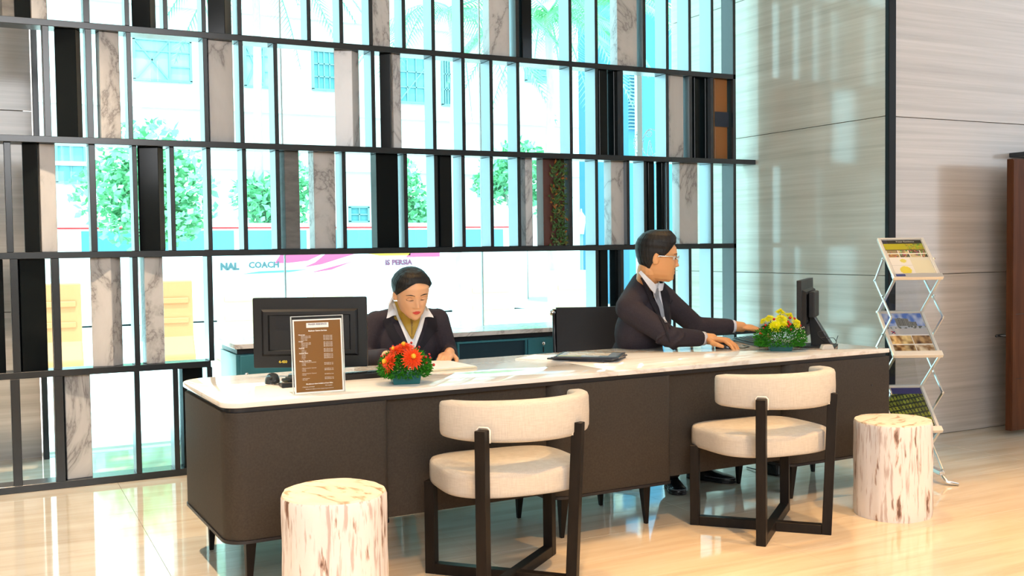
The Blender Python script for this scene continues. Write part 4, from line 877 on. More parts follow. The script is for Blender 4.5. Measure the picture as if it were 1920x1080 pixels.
def bouquet(loc, label, s, flowers, berries, baby, foliage_box, fmats, pw, pd, ph, rz):
    rt_ = empty('flower_arrangement', (*loc, DH), 0, label, 'flowers')
    T = Matrix.Rotation(rz, 4, 'Z'); vs = [T @ V((sx*pw*(1 if z else .88), sy*pd*(1 if z else .88), z)) for z in (0, ph) for sx, sy in ((-1, -1), (1, -1), (1, 1), (-1, 1))]
    MB().add(vs, [(3, 2, 1, 0), (4, 5, 6, 7), (0, 1, 5, 4), (1, 2, 6, 5), (2, 3, 7, 6), (3, 0, 4, 7)]).build('pot', M_POT, rt_, bevel=.004)
    lb = MB(); W, Hz, zc = foliage_box
    for _ in range(4200):
        a = rnd.uniform(0, 2*pi); e = rnd.uniform(-.65, 1.2); rr = rnd.uniform(.35, 1.0)**.5; d = V((cos(a)*cos(e), sin(a)*cos(e), sin(e))); p = V((d.x*W*rr, d.y*W*.85*rr, zc+d.z*Hz*rr)); p.z = max(.034, p.z)
        dd = (d+V((rnd.gauss(0, .5), rnd.gauss(0, .5), rnd.gauss(0, .4)))).normalized(); t = dd.cross(V((rnd.gauss(0, 1), rnd.gauss(0, 1), rnd.gauss(0, 1)))).normalized(); L = rnd.uniform(.010, .022); wv = rnd.uniform(.0012, .004)
        if p.z+dd.z*L < .022: continue
        lb.add([p, p+dd*L*.5+t*wv, p+dd*L, p+dd*L*.5-t*wv], [(0, 1, 2, 3)])
    tag(lb.build('foliage', M_GREEN, rt_), kind='stuff')
    def at(px, py, dep): return RTV*(px*s)+V((0, 0, py*s))+NV_*dep
    for (px, py, dep, R, nr, kk) in flowers:
        q = RTV*nr[0]+V((0, 0, nr[1]))+NV_*nr[2]; c_ = at(px, py, dep); petal_flower('flower', rt_, c_, q, R*s, 22 if kk else 20, 4 if kk else 3, fmats)
        MB().tube([V((0, 0, ph*.8)), (V((0, 0, ph))+c_)/2, c_-q.normalized()*.004], .002, 5).build('stem', M_GREEN, rt_)
    for (px, py, dep) in berries: MB().ell(at(px, py, dep), rnd.uniform(2.3, 3.0)*s, nu=10, nv=8).build('berry', M_BERRY, rt_, smooth=True)
    if baby:
        bb = MB()
        for _ in range(75): bb.ell(at(rnd.uniform(*baby[0]), rnd.uniform(*baby[1]), rnd.uniform(.05, .085)), .0021, nu=6, nv=4)
        tag(bb.build('tiny_white_flowers', M_BABY, rt_), kind='stuff')
    return rt_
s1 = .00221
fl = bouquet((1.547, 4.045), 'orange red daisies and red berries in a small teal pot beside the left monitor', s1,
    [(16, 50, .075, 24, (.35, .45, .9), 1), (-25, 42, .070, 23, (-.75, .35, .6), 1), (1, 66, .035, 21, (-.1, .9, .45), 1), (-15, 62, .045, 17, (-.5, .7, .5), 1)],
    [(-43, 53, .03), (-37, 55, .03), (-45, 39, .02), (27, 68, .0), (46, 54, .0), (40, 50, .02), (48, 48, .01), (31, 45, .05), (29, 40, .055), (41, 40, .03), (54, 34, .0), (-34, 34, .05), (-6, 37, .06), (3, 32, .06), (-22, 70, .01), (-27, 65, .0), (12, 76, -.01)], None, (.112, .072, .068), (M_RED, M_YELC, M_ORANGE), .062, .055, .046, radians(-14))
s2 = .0028
f2 = bouquet((3.715, 4.205), 'yellow daisies with red berries and ferns in a teal pot near the right monitor', s2,
    [(-14, 47, .06, 14, (-.1, .35, .9), 1), (0, 58, .02, 15, (0, .7, .7), 1), (-21, 60, .01, 11, (-.4, .8, .4), 1), (1, 71, -.01, 11, (.05, .95, .3), 1), (17, 64, .0, 11, (.4, .8, .4), 1), (27, 51, .03, 13, (.55, .45, .7), 1), (-31, 55, -.01, 8, (-.7, .6, .3), 1), (3, 49, .055, 9, (.3, .4, .9), 1)],
    [(-15, 60, .04), (-30, 49, .03), (-34, 43, .03), (-40, 33, .03), (-36, 33, .035), (11, 55, .05), (8, 47, .07), (14, 41, .07), (35, 47, .03), (16, 62, .03), (25, 60, .02), (13, 51, .06)], ((-8, 40), (22, 46)), (.142, .082, .062), (M_YELLOW, M_YELH, M_YELLOW), .062, .055, .034, radians(-35))
ad = empty('floor_box', (3.90, 4.48, 0), .3, 'small black box on the floor under the right part of the desk', 'box')  # unidentified dark shape built as a plain box
MB().box((0, 0, .05), (.05, .09, .10)).build('box_case', M_SHOE, ad, bevel=.012, seg=3, smooth=True)
MB().tube([(0, .04, .03), (.02, .12, .01), (.05, .2, .006)], .004, 6).build('cable', M_PLASTIC, ad, smooth=True)
# ================================================================== PEOPLE
def pw(tab, z):
    for (a, va), (b, vb) in zip(tab, tab[1:]):
        if z <= b: 
            t = (z-a)/(b-a); t = max(0, min(1, t)); return va+(vb-va)*(t*t*(3-2*t)*.5+t*.5)
    return tab[-1][1]
HWT = [(-.006, .014), (.008, .037), (.03, .053), (.055, .0605), (.08, .066), (.105, .0705), (.135, .074), (.16, .0745), (.185, .068), (.205, .052), (.218, .030), (.2245, .004)]
FRT = [(-.006, .070), (.008, .084), (.03, .0885), (.055, .089), (.08, .090), (.105, .089), (.135, .0905), (.16, .085), (.185, .069), (.205, .047), (.218, .026), (.2245, .003)]
BKT = [(-.006, .02), (.008, .028), (.03, .045), (.055, .066), (.08, .083), (.105, .094), (.135, .101), (.16, .101), (.185, .089), (.205, .066), (.218, .038), (.2245, .004)]
def g(x, s): return exp(-(x/s)**2)
def head_point(a, z, off=0, feat=True):
    c, s = cos(a), sin(a); hw = pw(HWT, z)+off; fr = pw(FRT, z)+off; bk = pw(BKT, z)+off; e = .88
    x = hw*abs(c)**e*(1 if c > 0 else -1); y = (fr if s > 0 else bk)*abs(s)**e*(1 if s > 0 else -1)
    if feat and s > .2:
        ax = abs(x)
        if z >= .078: y += lerp(.0215, .003, max(0, min(1, (z-.078)/.042)))*g(x, .0105)
        else: y += .0215*g(x, .0105)*g(z-.078, .0075)
        y += .006*g(ax-.012, .007)*g(z-.075, .007)
        y -= .0095*g(ax-.031, .016)*g(z-.113, .011)
        y += .0035*g(ax-.030, .020)*g(z-.130, .008)
        y += .0055*g(x, .020)*g(z-.0515, .005)+.0060*g(x, .017)*g(z-.0405, .0055)-.0045*g(x, .022)*g(z-.046, .0018)
        y += .005*g(x, .018)*g(z-.012, .010); y += .003*g(ax-.045, .018)*g(z-.082, .018)
    return V((x, y, z))
def head_mb(mb, T, na=96, nz=84):
    vs = []
    for j in range(nz+1):
        z = -.006+.2305*j/nz
        vs += [T @ head_point(2*pi*k/na, z) for k in range(na)]
    fs = [(j*na+k, j*na+(k+1) % na, (j+1)*na+(k+1) % na, (j+1)*na+k) for j in range(nz) for k in range(na)]+[tuple(range(na-1, -1, -1)), tuple(nz*na+k for k in range(na))]
    mb.add(vs, fs)
    for s_ in (-1, 1):
        R = T.to_3x3() @ Matrix.Rotation(radians(22)*s_, 3, 'Z') @ Matrix.Rotation(radians(-8), 3, 'X')
        mb.ell(T @ V((s_*.0735, -.012, .100)), (.008, .018, .031), R, 14, 10); mb.ell(T @ V((s_*.075, -.008, .086)), (.007, .011, .014), R, 10, 8)
def hair_mesh(T, hairline, thick, na=120, nz=48):
    """hair cap: every column of the shell starts exactly at the hairline"""
    mb = MB(); vs = []; R3 = T.to_3x3()
    for j in range(-1, nz+1):
        for k in range(na):
            a = 2*pi*k/na; hl = hairline(a); z = hl+(.2243-hl)*(max(0, j)/nz)**1.05
            tz = 0 if j < 0 else min(1, .25+(z-hl)/.030); t_ = thick(a, z); wob = (.0009*sin(37*a+z*30)+.0007*sin(61*a-z*50))*min(1, max(0, j)/8)
            p = head_point(a, z, (t_*tz if j >= 0 else -.004)+wob, False)
            if z > .185: p.z += t_*.85*min(1, (z-.185)/.035)
            vs.append(T @ p)
    n_ = nz+2; fs = [(j*na+k, j*na+(k+1) % na, (j+1)*na+(k+1) % na, (j+1)*na+k) for j in range(n_-1) for k in range(na)]+[tuple((n_-1)*na+k for k in range(na))]
    mb.add(vs, fs); return mb
def hand(mb, wrist, d, upv, curl, thumb, spread=.10, s=1.0, lift=0):
    """palm + four fingers + thumb. d: wrist->knuckles, upv: back of the hand, thumb: +1/-1 side"""
    d = V(d).normalized(); u = V(upv); u = (u-d*u.dot(d)).normalized(); x = d.cross(u)*thumb     # x points to the thumb side
    w_ = V(wrist)
    mb.limb([w_, w_+d*.03*s], [.027*s, .026*s])
    R = Matrix((x, d, u)).transposed(); mb.ell(w_+d*.062*s, (.040*s, .050*s, .0145*s), R, 16, 10)
    for i in range(4): mb.ell(w_+d*.082*s+x*(.029-.0195*i)*s, (.0115*s, .03*s, .011*s), R, 10, 8)
    L = [(.042, .026, .021), (.047, .030, .022), (.044, .028, .021), (.034, .021, .019)]; tips = []
    for i in range(4):
        p = w_+d*(.102-(.006 if i in (0,) else 0)-(.008 if i == 3 else 0))*s+x*(.0295-.0195*i)*s; dd = (d+x*spread*(1.5-i)/1.5).normalized(); pts = [p-dd*.02*s, p]; ang = lift
        for k, l in enumerate(L[i]):
            ang += curl[k]; q = dd*cos(ang)-u*sin(ang); p = p+q*l*s; pts.append(p)
        mb.limb(pts, [.0098*s, .0098*s, .0088*s, .0080*s, .0066*s], 10); tips.append((pts[-1], q))
    t0 = w_+d*.025*s+x*.026*s-u*.004*s; t1 = t0+(d*.6+x*.75-u*.25).normalized()*.038*s; t2 = t1+(d*.9+x*.25-u*.2).normalized()*.030*s; t3 = t2+(d*.95-x*.05-u*.25).normalized()*.024*s
    mb.limb([t0, t1, t2, t3], [.0145*s, .0125*s, .0105*s, .0080*s], 10)
    return tips
def bvh_of(*meshes):
    vs, fs = [], []
    for me in meshes:
        o = len(vs); vs += [v.co.copy() for v in me.vertices]; fs += [tuple(i+o for i in p.vertices) for p in me.polygons]
    return BVHTree.FromPolygons(vs, fs)
def resample(pts, n):
    L = [0]
    for a, b in zip(pts, pts[1:]): L.append(L[-1]+math.hypot(b[0]-a[0], b[1]-a[1]))
    out = []
    for i in range(n+1):
        t = L[-1]*i/n
        for k in range(len(L)-1):
            if t <= L[k+1]+1e-9:
                f = (t-L[k])/max(1e-9, L[k+1]-L[k]); out.append((lerp(pts[k][0], pts[k+1][0], f), lerp(pts[k][1], pts[k+1][1], f))); break
    return out
def drape(name, bvh, org, R, U, D, left, right, n, m_, off, thick, mt, parent, bulge=0):
    """cloth piece laid on the body: strip between two outlines, given in metres on the chest plane (R,U) and dropped along D"""
    a, b = resample(left, n), resample(right, n); front = []; last = None
    for p, q in zip(a, b):
        for j in range(m_+1):
            t = j/m_; s_ = org+R*lerp(p[0], q[0], t)+U*lerp(p[1], q[1], t)-D*1.2
            h = bvh.ray_cast(s_, D)
            P = h[0] if h[0] is not None else s_+D*1.15
            if h[0] is None and last is not None:
                dd = (last-s_).dot(D); P = s_+D*dd
            last = P; front.append(P-D*(off+bulge*sin(pi*t)))
    # relax depth a little so that folds stay soft
    N = n+1; M_ = m_+1
    for _ in range(4):
        dep = [p.dot(D) for p in front]; new = list(front)
        for i in range(N):
            for j in range(M_):
                nb = [dep[k] for k in ((i-1)*M_+j if i else -1, (i+1)*M_+j if i < n else -1, i*M_+j-1 if j else -1, i*M_+j+1 if j < m_ else -1) if k >= 0]
                mdep = sum(nb)/len(nb); cur = dep[i*M_+j]; new[i*M_+j] = front[i*M_+j]+D*(min(cur, .5*cur+.5*mdep)-cur)
        front = new
    mb = MB(); K_ = len(front); mb.v = front+[p+D*thick for p in front]; fs = []
    for i in range(n):
        for j in range(m_): q = i*M_+j; fs += [(q, q+1, q+1+M_, q+M_), (K_+q, K_+q+M_, K_+q+1+M_, K_+q+1)]
        for j in (0, m_): q = i*M_+j; fs.append((q, q+M_, K_+q+M_, K_+q))
    for j in range(m_):
        for i in (0, n): q = i*M_+j; fs.append((q, K_+q, K_+q+1, q+1))
    mb.f = fs; mb.mi = [0]*len(fs); return mb.build(name, mt, parent, smooth=True, world=True, auto=.9)
def headT(pos, fwd, tilt=0, roll_=0, s=1.0):
    """pos: chin-level centre of the skull; tilt<0 looks down"""
    f = V((fwd[0], fwd[1], 0)).normalized(); f = (f*cos(tilt)+V((0, 0, 1))*sin(tilt)); R = frame_from(f) @ Matrix.Rotation(roll_, 3, 'Y')
    return Matrix.Translation(pos) @ (R*s).to_4x4()
def face_paint(me, T, lip, idx):
    Ti = T.inverted()
    for p in me.polygons:
        c = Ti @ p.center
        if c.y > .07:
            lw = .0225; t = abs(c.x)/lw
            if t < 1 and .0455-.0100*(1-t*t) < c.z < .0465+.0085*(1-t**1.6)-.0015*g(c.x, .003): p.material_index = idx
def arc(T, cx_, cz_, hw, bow, yoff, r0_, r1_, n=9, slope=0):
    pts, rs = [], []
    for k in range(n):
        t = k/(n-1)*2-1; x = cx_+hw*t; z = cz_+bow*(1-t*t)+slope*t
        # surface height from the head profile
        lo = head_point(pi/2, z); a = math.acos(max(-1, min(1, (abs(x)/max(.001, pw(HWT, z)))**(1/.88)))); q = head_point(a if x > 0 else pi-a, z)
        pts.append(T @ V((x, q.y+yoff, z))); rs.append(lerp(r0_, r1_, abs(t)))
    return pts, rs
# ---------------------------------------------------------------- the woman
wo = empty('person', (1.90, 4.97, 0), 0, 'seated woman in charcoal blazer with mustard scarf looking down at the desk', 'person')
Wf = V((-.36, -.93, 0)).normalized(); Wr = V((.93, -.36, 0)).normalized()     # torso forward; picture right
hc = V((1.886, 4.842, .972)); wT = headT(hc, (-.06, -.998), radians(-21), radians(3), 1.05) @ Matrix.Diagonal((1.05, 1, .975, 1))
Sr, Sl = V((1.757, 4.995, .925)), V((2.045, 4.875, .932)); nk0 = V((1.902, 4.955, .975))
body = MB(); head_mb(body, wT)
body.limb([V((1.907, 4.975, .93)), wT @ V((0, -.035, .035))], [.052, .048], 16)
RWm = Matrix((Wr, -Wf, V((0, 0, 1)))).transposed()
body.ell((1.903, 4.965, .80), (.150, .095, .17), RWm, 20, 12); body.ell((1.91, 4.99, .60), (.135, .095, .16), RWm, 20, 12); body.ell((1.915, 5.02, .50), (.165, .12, .11), RWm, 20, 12)
Er, El = V((1.685, 4.985, .735)), V((2.115, 4.90, .735)); Hr, Hl = V((1.705, 4.70, .782)), V((2.062, 4.765, .772))
body.limb([Sr, Er], [.045, .038]); body.limb([Er, Hr], [.038, .026]); body.limb([Sl, El], [.045, .038]); body.limb([El, Hl], [.038, .026])
tips = hand(body, Hl, V((-.62, -.75, -.17)), V((-.05, -.35, 1)), (.55, .55, .35), -1, .10, .92, .10)
hand(body, Hr, V((.62, -.75, -.12)), V((.05, -.2, 1)), (.35, .4, .3), 1, .12, .92, .1)
for s_ in (-1, 1):
    k0 = V((1.915, 5.02, .50))+Wr*.09*s_; k1 = k0+V((-.02, -.27, .02)); k2 = k1+V((0, .26, -.43)); body.limb([k0, k1], [.08, .058]); body.limb([k1, k2], [.055, .036]); body.limb([k2+V((0, 0, -.03)), k2+V((0, -.13, -.055))], [.036, .026])
me = remesh(body, .0030, 1, .4)
face_mesh = me; me2 = me
mesh_obj_w = None
Winv = wT.inverted()
bv_body = bvh_of(me)
jk = MB()
jk.ell((1.903, 4.965, .80), (.172, .118, .165), RWm, 24, 14); jk.ell((1.907, 4.985, .62), (.158, .115, .17), RWm, 24, 14); jk.ell((1.915, 5.02, .50), (.18, .135, .11), RWm, 20, 12)
jk.ell(V((1.885, 4.93, .815))+Wr*.062, (.066, .066, .07), RWm, 16, 10); jk.ell(V((1.885, 4.93, .815))-Wr*.062, (.066, .066, .07), RWm, 16, 10)
jk.limb([V((1.905, 4.975, .952)), Sr+V((0, 0, -.003))], [.058, .056], 16); jk.limb([V((1.905, 4.975, .952)), Sl+V((0, 0, -.003))], [.058, .056], 16)
jk.limb([Sr, Er, ], [.059, .052], 16); jk.limb([Er, Hr+(Er-Hr).normalized()*.035], [.051, .040], 16); jk.limb([Sl, El], [.059, .052], 16); jk.limb([El, Hl+(El-Hl).normalized()*.030], [.051, .040], 16)
jm = remesh(jk, .0075, 5, .5); 
nkm = MB(); nkm.limb([V((1.907, 4.975, .90)), wT @ V((0, -.035, .01))], [.058, .055], 20); nm_ = remesh(nkm, .006, 1)
bvj = bvh_of(jm, nm_)
mesh_obj('body', me, [M_SKINW, M_LIPW], wo); body_o = wo.children[-1]
Lw = root_matrix(wo)
def paint_lips(o, T, idx=1):
    Ti = T.inverted() @ root_matrix(o.parent)
    for p in o.data.polygons:
        c = Ti @ p.center
        if c.y > .07 and abs(c.x) < .0195:
            t = abs(c.x)/.0195
            if .0455-.0100*(1-t*t) < c.z < .0465+.0085*(1-t**1.6)-.0015*g(c.x, .003): p.material_index = idx
paint_lips(bpy.data.objects[[o.name for o in COL.objects if o.parent == wo][-1]], wT)
mesh_obj('blazer', jm, M_SUIT, wo)
# hair: side parted, drawn back into a low bun
def whl(a):
    s, c = sin(a), cos(a)
    if s > -.15:
        q = (s+.15)/1.15; pk = .188-.02*max(0, c-.05); return lerp(.093, pk, max(0, q)**(.62 if c < 0 else .95))
    return lerp(.093, .040, min(1, (-s-.15)*1.6))
def wth(a, z): return .008+.004*max(0, sin(a))*g(z-.195, .03)+.006*max(0, -sin(a))+.005*abs(cos(a))*g(z-.15, .035)
hb_ = hair_mesh(wT, whl, wth); hb_.ell(wT @ V((0, -.112, .085)), (.040, .030, .036), wT.to_3x3().normalized(), 16, 10)
hb_.build('hair', M_HAIR, wo, smooth=True, world=True)
eb = MB()
for s_ in (-1, 1):
    p, r_ = arc(wT, s_*.031, .1325, .018, .0045, .0012, .0026, .0012, slope=-s_*.0008 if False else 0); eb.tube(p, r_, 6)
eb.build('eyebrows', M_HAIR, wo, smooth=True, world=True)
el_ = MB()
for s_ in (-1, 1):
    p, r_ = arc(wT, s_*.0315, .1085, .0150, -.0032, .0012, .0022, .0012); el_.tube(p, r_, 6)
el_.build('lowered_lashes', M_HAIR, wo, smooth=True, world=True)
for s_ in (-1, 1):
    MB().ell(wT @ V((s_*.0315, pw(FRT, .112)-.0125, .1125)), (.0150, .0065, .0080), wT.to_3x3().normalized(), 16, 10).build('eyelid', M_SKINW, wo, smooth=True, world=True)
MB().ell(wT @ V((-.078, -.004, .070)), .003, nu=8, nv=6).build('earring', M_CHROME, wo, smooth=True, world=True)
# clothes laid on the chest. u = (px-770)*.00266, v = height
Wd = V((.40, .905, -.12)).normalized(); WR = V((.915, -.404, 0)).normalized(); org = V((1.895, 4.90, 0))
def WU(pts): return [((x-770)*.00266, .985-(y-572)*.00268) for x, y in pts]
WUp = V((0, 0, 1))
drape('blouse', bvj, org, WR, WUp, Wd, WU([(741, 560), (752, 590), (765, 620), (774, 652)]), WU([(800, 560), (800, 585), (792, 612), (780, 652)]), 14, 8, .004, .003, M_SHIRT, wo)
scn = MB(); cN = V((1.902, 4.952, .962)); 
for i, (rr, zz) in enumerate([(.066, .0), (.064, .020), (.060, .036)]):
    pts = [cN+Wr*(rr*cos(t))+(-Wf)*(rr*.92*sin(t))+V((0, 0, zz+.010*sin(t)-.012*max(0, -sin(t)))) for t in [2*pi*k/28 for k in range(28)]]
    pts.append(pts[0]); scn.tube(pts, .0125, 10, cap=False)
scn.build('scarf', M_SCARF, wo, smooth=True, world=True)
drape('scarf_tail', bvj, org, WR, WUp, Wd, WU([(745, 556), (753, 582), (764, 605), (776, 627)]), WU([(797, 560), (795, 582), (789, 602), (780, 627)]), 14, 10, .013, .008, M_SCARF, wo, .008)
drape('scarf_fold_shade', bvj, org, WR, WUp, Wd, WU([(761, 577), (770, 590), (775.5, 620)]), WU([(792, 572), (780, 590), (777.5, 620)]), 10, 4, .0235, .004, M_SCARFD, wo)  # shade of the scarf crease painted as a darker mustard strip
drape('scarf_tail', bvj, org, WR, WUp, Wd, WU([(760, 580), (763, 596), (774, 622)]), WU([(774, 581), (776, 600), (777, 623)]), 10, 4, .0255, .006, M_SCARF, wo, .004)
drape('scarf_tail', bvj, org, WR, WUp, Wd, WU([(777, 582), (778, 600), (778, 623)]), WU([(793, 577), (790, 596), (781, 622)]), 10, 4, .0255, .006, M_SCARF, wo, .004)
# jacket lapels and blouse collar
for nm, L_p, R_p, of, mt in (('lapel', [(732, 580), (748, 612), (766, 640), (776, 660)], [(722, 592), (733, 622), (752, 645), (775, 664)], .007, M_SUIT2), ('lapel', [(806, 580), (806, 600), (796, 628), (781, 660)], [(823, 585), (826, 606), (808, 632), (783, 664)], .007, M_SUIT2),
    ('blouse_collar', [(742, 546), (746, 562), (752, 580), (764, 610), (777, 648)], [(735, 560), (729, 589), (746, 579), (760, 612), (775, 649)], .016, M_SHIRT), ('blouse_collar', [(797, 556), (799, 568), (798, 580), (789, 608), (779, 646)], [(803, 562), (820, 588), (803, 583), (796, 610), (782, 648)], .016, M_SHIRT)):
    drape(nm, bvj, org, WR, WUp, Wd, WU(L_p), WU(R_p), 18, 5, of, .0035, mt, wo)
drape('breast_pocket', bvj, org, WR, WUp, Wd, WU([(803, 616), (803, 618.5)]), WU([(826, 611), (826, 613.5)]), 2, 6, .004, .003, M_SUIT2, wo)
drape('button', bvj, org, WR, WUp, Wd, WU([(775, 634), (775, 637)]), WU([(778, 634), (778, 637)]), 2, 2, .0235, .002, M_PIPE, wo)
for H_, E_ in ((Hl, El), (Hr, Er)):
    d = (H_-E_).normalized(); MB().tube([H_-d*.04, H_-d*.018], [.031, .0305], 18).build('blouse_cuff', M_SHIRT, wo, smooth=True, world=True)
stl = empty('office_stool', (1.915, 5.04, 0), 0, 'dark round stool hidden beneath the seated woman', 'stool')
MB().lathe([(.10, .33), (.17, .34), (.18, .37), (.17, .385)], 24).build('seat', M_PLASTIC, stl, smooth=True); MB().lathe([(.17, 0), (.16, .02), (.03, .035), (.025, .33)], 20).build('pedestal', M_CHROME, stl, smooth=True, auto=.6)

# ---------------------------------------------------------------- the man
mn_ = empty('person', (3.13, 4.97, 0), 0, 'seated man in charcoal suit, grey tie and glasses reaching for a keyboard', 'person')
Mr = V((.945, .33, 0)).normalized(); Mf = V((.42, -.90, 0)).normalized()
MS = 1.10
Msr, Msl = V((3.083, 4.692, .958)), V((3.41, 4.80, .985))
mhc = V((3.240, 4.665, 1.112)); mT = headT(mhc, (.875, -.485), radians(-7), radians(0), 1.12)
body = MB(); head_mb(body, mT)
body.limb([V((3.258, 4.768, 1.042)), mT @ V((0, -.035, .04))], [.066, .062], 18)
sh = (Msl-Msr).normalized(); lean_ = V((.10, -.22, .97)).normalized(); fd = sh.cross(lean_).normalized()*1.0
RM = Matrix((sh, fd if fd.dot(Mf) < 0 else -fd, lean_)).transposed()
chest = (Msr+Msl)/2+V((-.01, .03, -.13)); belly = V((3.240, 4.865, .66)); hips = V((3.235, 4.93, .53))
body.ell(chest, (.165, .105, .19), RM, 20, 12); body.ell(belly, (.130, .11, .18), RM, 20, 12); body.ell(hips, (.14, .12, .11), None, 20, 12)
Mer, Mel = V((3.235, 4.53, .808)), V((3.62, 4.80, .83)); Mhr, Mhl = V((3.475, 4.525, .786)), V((3.855, 4.735, .822))
body.limb([Msr, Mer], [.05, .042]); body.limb([Mer, Mhr], [.042, .029]); body.limb([Msl, Mel], [.05, .042]); body.limb([Mel, Mhl], [.042, .029])
mt_ = hand(body, Mhr, V((.55, -.80, -.04)), V((.10, -.08, 1)), (.42, .45, .3), 1, .16, 1.18, .12)
hand(body, Mhl, V((.93, -.28, -.12)), V((.1, -.25, 1)), (.22, .25, .2), -1, .12, 1.15, .05)
legs = [(hips+V((-.07, -.04, 0)), V((3.16, 4.58, .50)), V((3.215, 4.50, .10))), (hips+V((.09, -.02, 0)), V((3.38, 4.64, .50)), V((3.475, 4.62, .10)))]
for a, b, c_ in legs: body.limb([a, b], [.085, .062]); body.limb([b, c_], [.058, .040])
me = remesh(body, .0031, 1, .4)
jk = MB(); jk.ell(chest, (.190, .130, .185), RM, 24, 14); jk.ell(belly, (.152, .135, .20), RM, 24, 14); jk.ell(hips, (.155, .145, .10), None, 20, 12)
jk.limb([V((3.256, 4.785, 1.076)), Msr+V((0, 0, .008))], [.083, .068], 16); jk.limb([V((3.256, 4.785, 1.076)), Msl+V((0, 0, .008))], [.083, .066], 16)
jk.limb([Msr, Mer], [.070, .058], 16); jk.limb([Mer, Mhr+(Mer-Mhr).normalized()*.055], [.057, .046], 16); jk.limb([Msl, Mel], [.068, .056], 16); jk.limb([Mel, Mhl+(Mel-Mhl).normalized()*.05], [.055, .045], 16)
# elbow and armpit creases
for c_, dr in ((Mer, (Mhr-Msr)), ((Mer+Msr)/2, (Mer-Msr)), (Mel, (Mhl-Msl))):
    d = V(dr).normalized()
    for k in (-1, 0, 1):
        q = c_+d*.045*k; x = d.cross(V((0, 0, 1))).normalized(); pts = [q+(x*cos(t)+x.cross(d)*sin(t))*.055+d*.02*sin(2*t) for t in [2*pi*i/16 for i in range(17)]]; jk.tube(pts, .0065, 6, cap=False)
jm = remesh(jk, .0075, 3, .5)
nkm = MB(); nkm.limb([V((3.245, 4.775, .97)), mT @ V((0, -.035, .01))], [.068, .064], 20); nm_ = remesh(nkm, .006, 1)
bvj = bvh_of(jm, nm_)
o = mesh_obj('body', me, [M_SKINM, M_LIPM], mn_); paint_lips(o, mT)
mesh_obj('suit_jacket', jm, M_SUIT, mn_)
def mhl(a):
    s, c = sin(a), cos(a)
    if s > 0: return lerp(.178, .110, abs(c)**5)
    return lerp(.108, .040, min(1, abs(s)*1.7))
def mth(a, z):
    top = max(0, min(1, (z-.150)/.05)); return lerp(.0035+.006*max(0, -sin(a)), .019+.009*max(0, sin(a)), top)
hb_ = hair_mesh(mT, mhl, mth)
for k in range(15):           # combed-back top
    x = -.052+.104*k/14; P = []
    for i in range(8):
        t = i/7; y = lerp(.080-abs(x)*.35, -.05, t); z = .186+.032*sin(pi*min(1, .22+t*.75))-abs(x)*.22; P.append(mT @ V((x*(1-.1*t), y, z)))
    hb_.tube(P, [.006, .010, .012, .012, .012, .011, .009, .005], 7)
hb_.build('hair', M_HAIR, mn_, smooth=True, world=True)
eb = MB()
for s_ in (-1, 1):
    p, r_ = arc(mT, s_*.032, .131, .018, .003, .0006, .0026, .0012); eb.tube(p, r_, 6)
eb.build('eyebrows', M_HAIR, mn_, smooth=True, world=True)
M_EYE = mat('eye_white', (.75, .72, .68), .2); M_IRIS = mat('dark_iris', (.02, .012, .008), .1)
for s_ in (-1, 1):
    e = MB(); c_ = V((s_*.031, pw(FRT, .113)-.0175, .113)); e.ell(mT @ c_, .0130, nu=14, nv=10); e.cur = 1; e.ell(mT @ (c_+V((0, .0085, -.001))), .0062, nu=10, nv=8); e.build('eye', [M_EYE, M_IRIS], mn_, smooth=True, world=True)
gl = MB()
for s_ in (-1, 1):
    pts = [mT @ V((s_*.034+.024*cos(t), .1015-.010*abs(cos(t))*(1 if s_*cos(t) > 0 else .2), .112+.0145*sin(t))) for t in [2*pi*k/20 for k in range(21)]]
    gl.tube(pts, .0016, 6); gl.tube([mT @ V((s_*.058, .092, .118)), mT @ V((s_*.074, .06, .119)), mT @ V((s_*.079, .0, .115)), mT @ V((s_*.078, -.018, .100))], [.0030, .0036, .0026, .0018], 6)
gl.tube([mT @ V((-.010, .103, .116)), mT @ V((0, .108, .118)), mT @ V((.010, .103, .116))], .0016, 6)
gl.build('glasses_frame', M_CHROME, mn_, smooth=True, world=True)
for s_ in (-1, 1):
    vs = [mT @ V((s_*.034+.0235*cos(t), .1012-.010*abs(cos(t))*(1 if s_*cos(t) > 0 else .2), .112+.014*sin(t))) for t in [2*pi*k/20 for k in range(20)]]
    MB().add(vs, [tuple(range(20))]).build('lens', M_ACRYL, mn_, world=True)
Md = V((.50, .86, -.08)).normalized(); MR = V((.86, -.50, 0)).normalized(); org = V((3.20, 4.75, 0))
cpx = (org-V((0, 0, 0))).dot(MR)
def MU(pts): return [((x-1220)*.00290+.048, 1.040-(y-545)*.00292) for x, y in pts]
# collar band round the neck
cb = MB(); cN = V((3.264, 4.746, 1.086)); ax = V((.12, -.35, .93)).normalized(); cx_ = ax.cross(V((0, 0, 1))).normalized(); cy_ = ax.cross(cx_)
vs = []
for r_, h_ in ((.074, -.012), (.071, .018), (.069, .030), (.073, .030), (.078, -.012)):
    vs += [cN+(cx_*cos(t)+cy_*sin(t))*r_+ax*h_ for t in [2*pi*k/32 for k in range(32)]]
cb.add(vs, [(i*32+k, i*32+(k+1) % 32, (i+1)*32+(k+1) % 32, (i+1)*32+k) for i in range(4) for k in range(32)]); cb.build('collar_band', M_SHIRTM, mn_, smooth=True, world=True)
drape('shirt_front', bvj, org, MR, WUp, Md, MU([(1222, 533), (1228, 552), (1238, 575), (1247, 602)]), MU([(1240, 528), (1244, 552), (1247, 575), (1249, 602)]), 14, 6, .005, .003, M_SHIRTM, mn_)
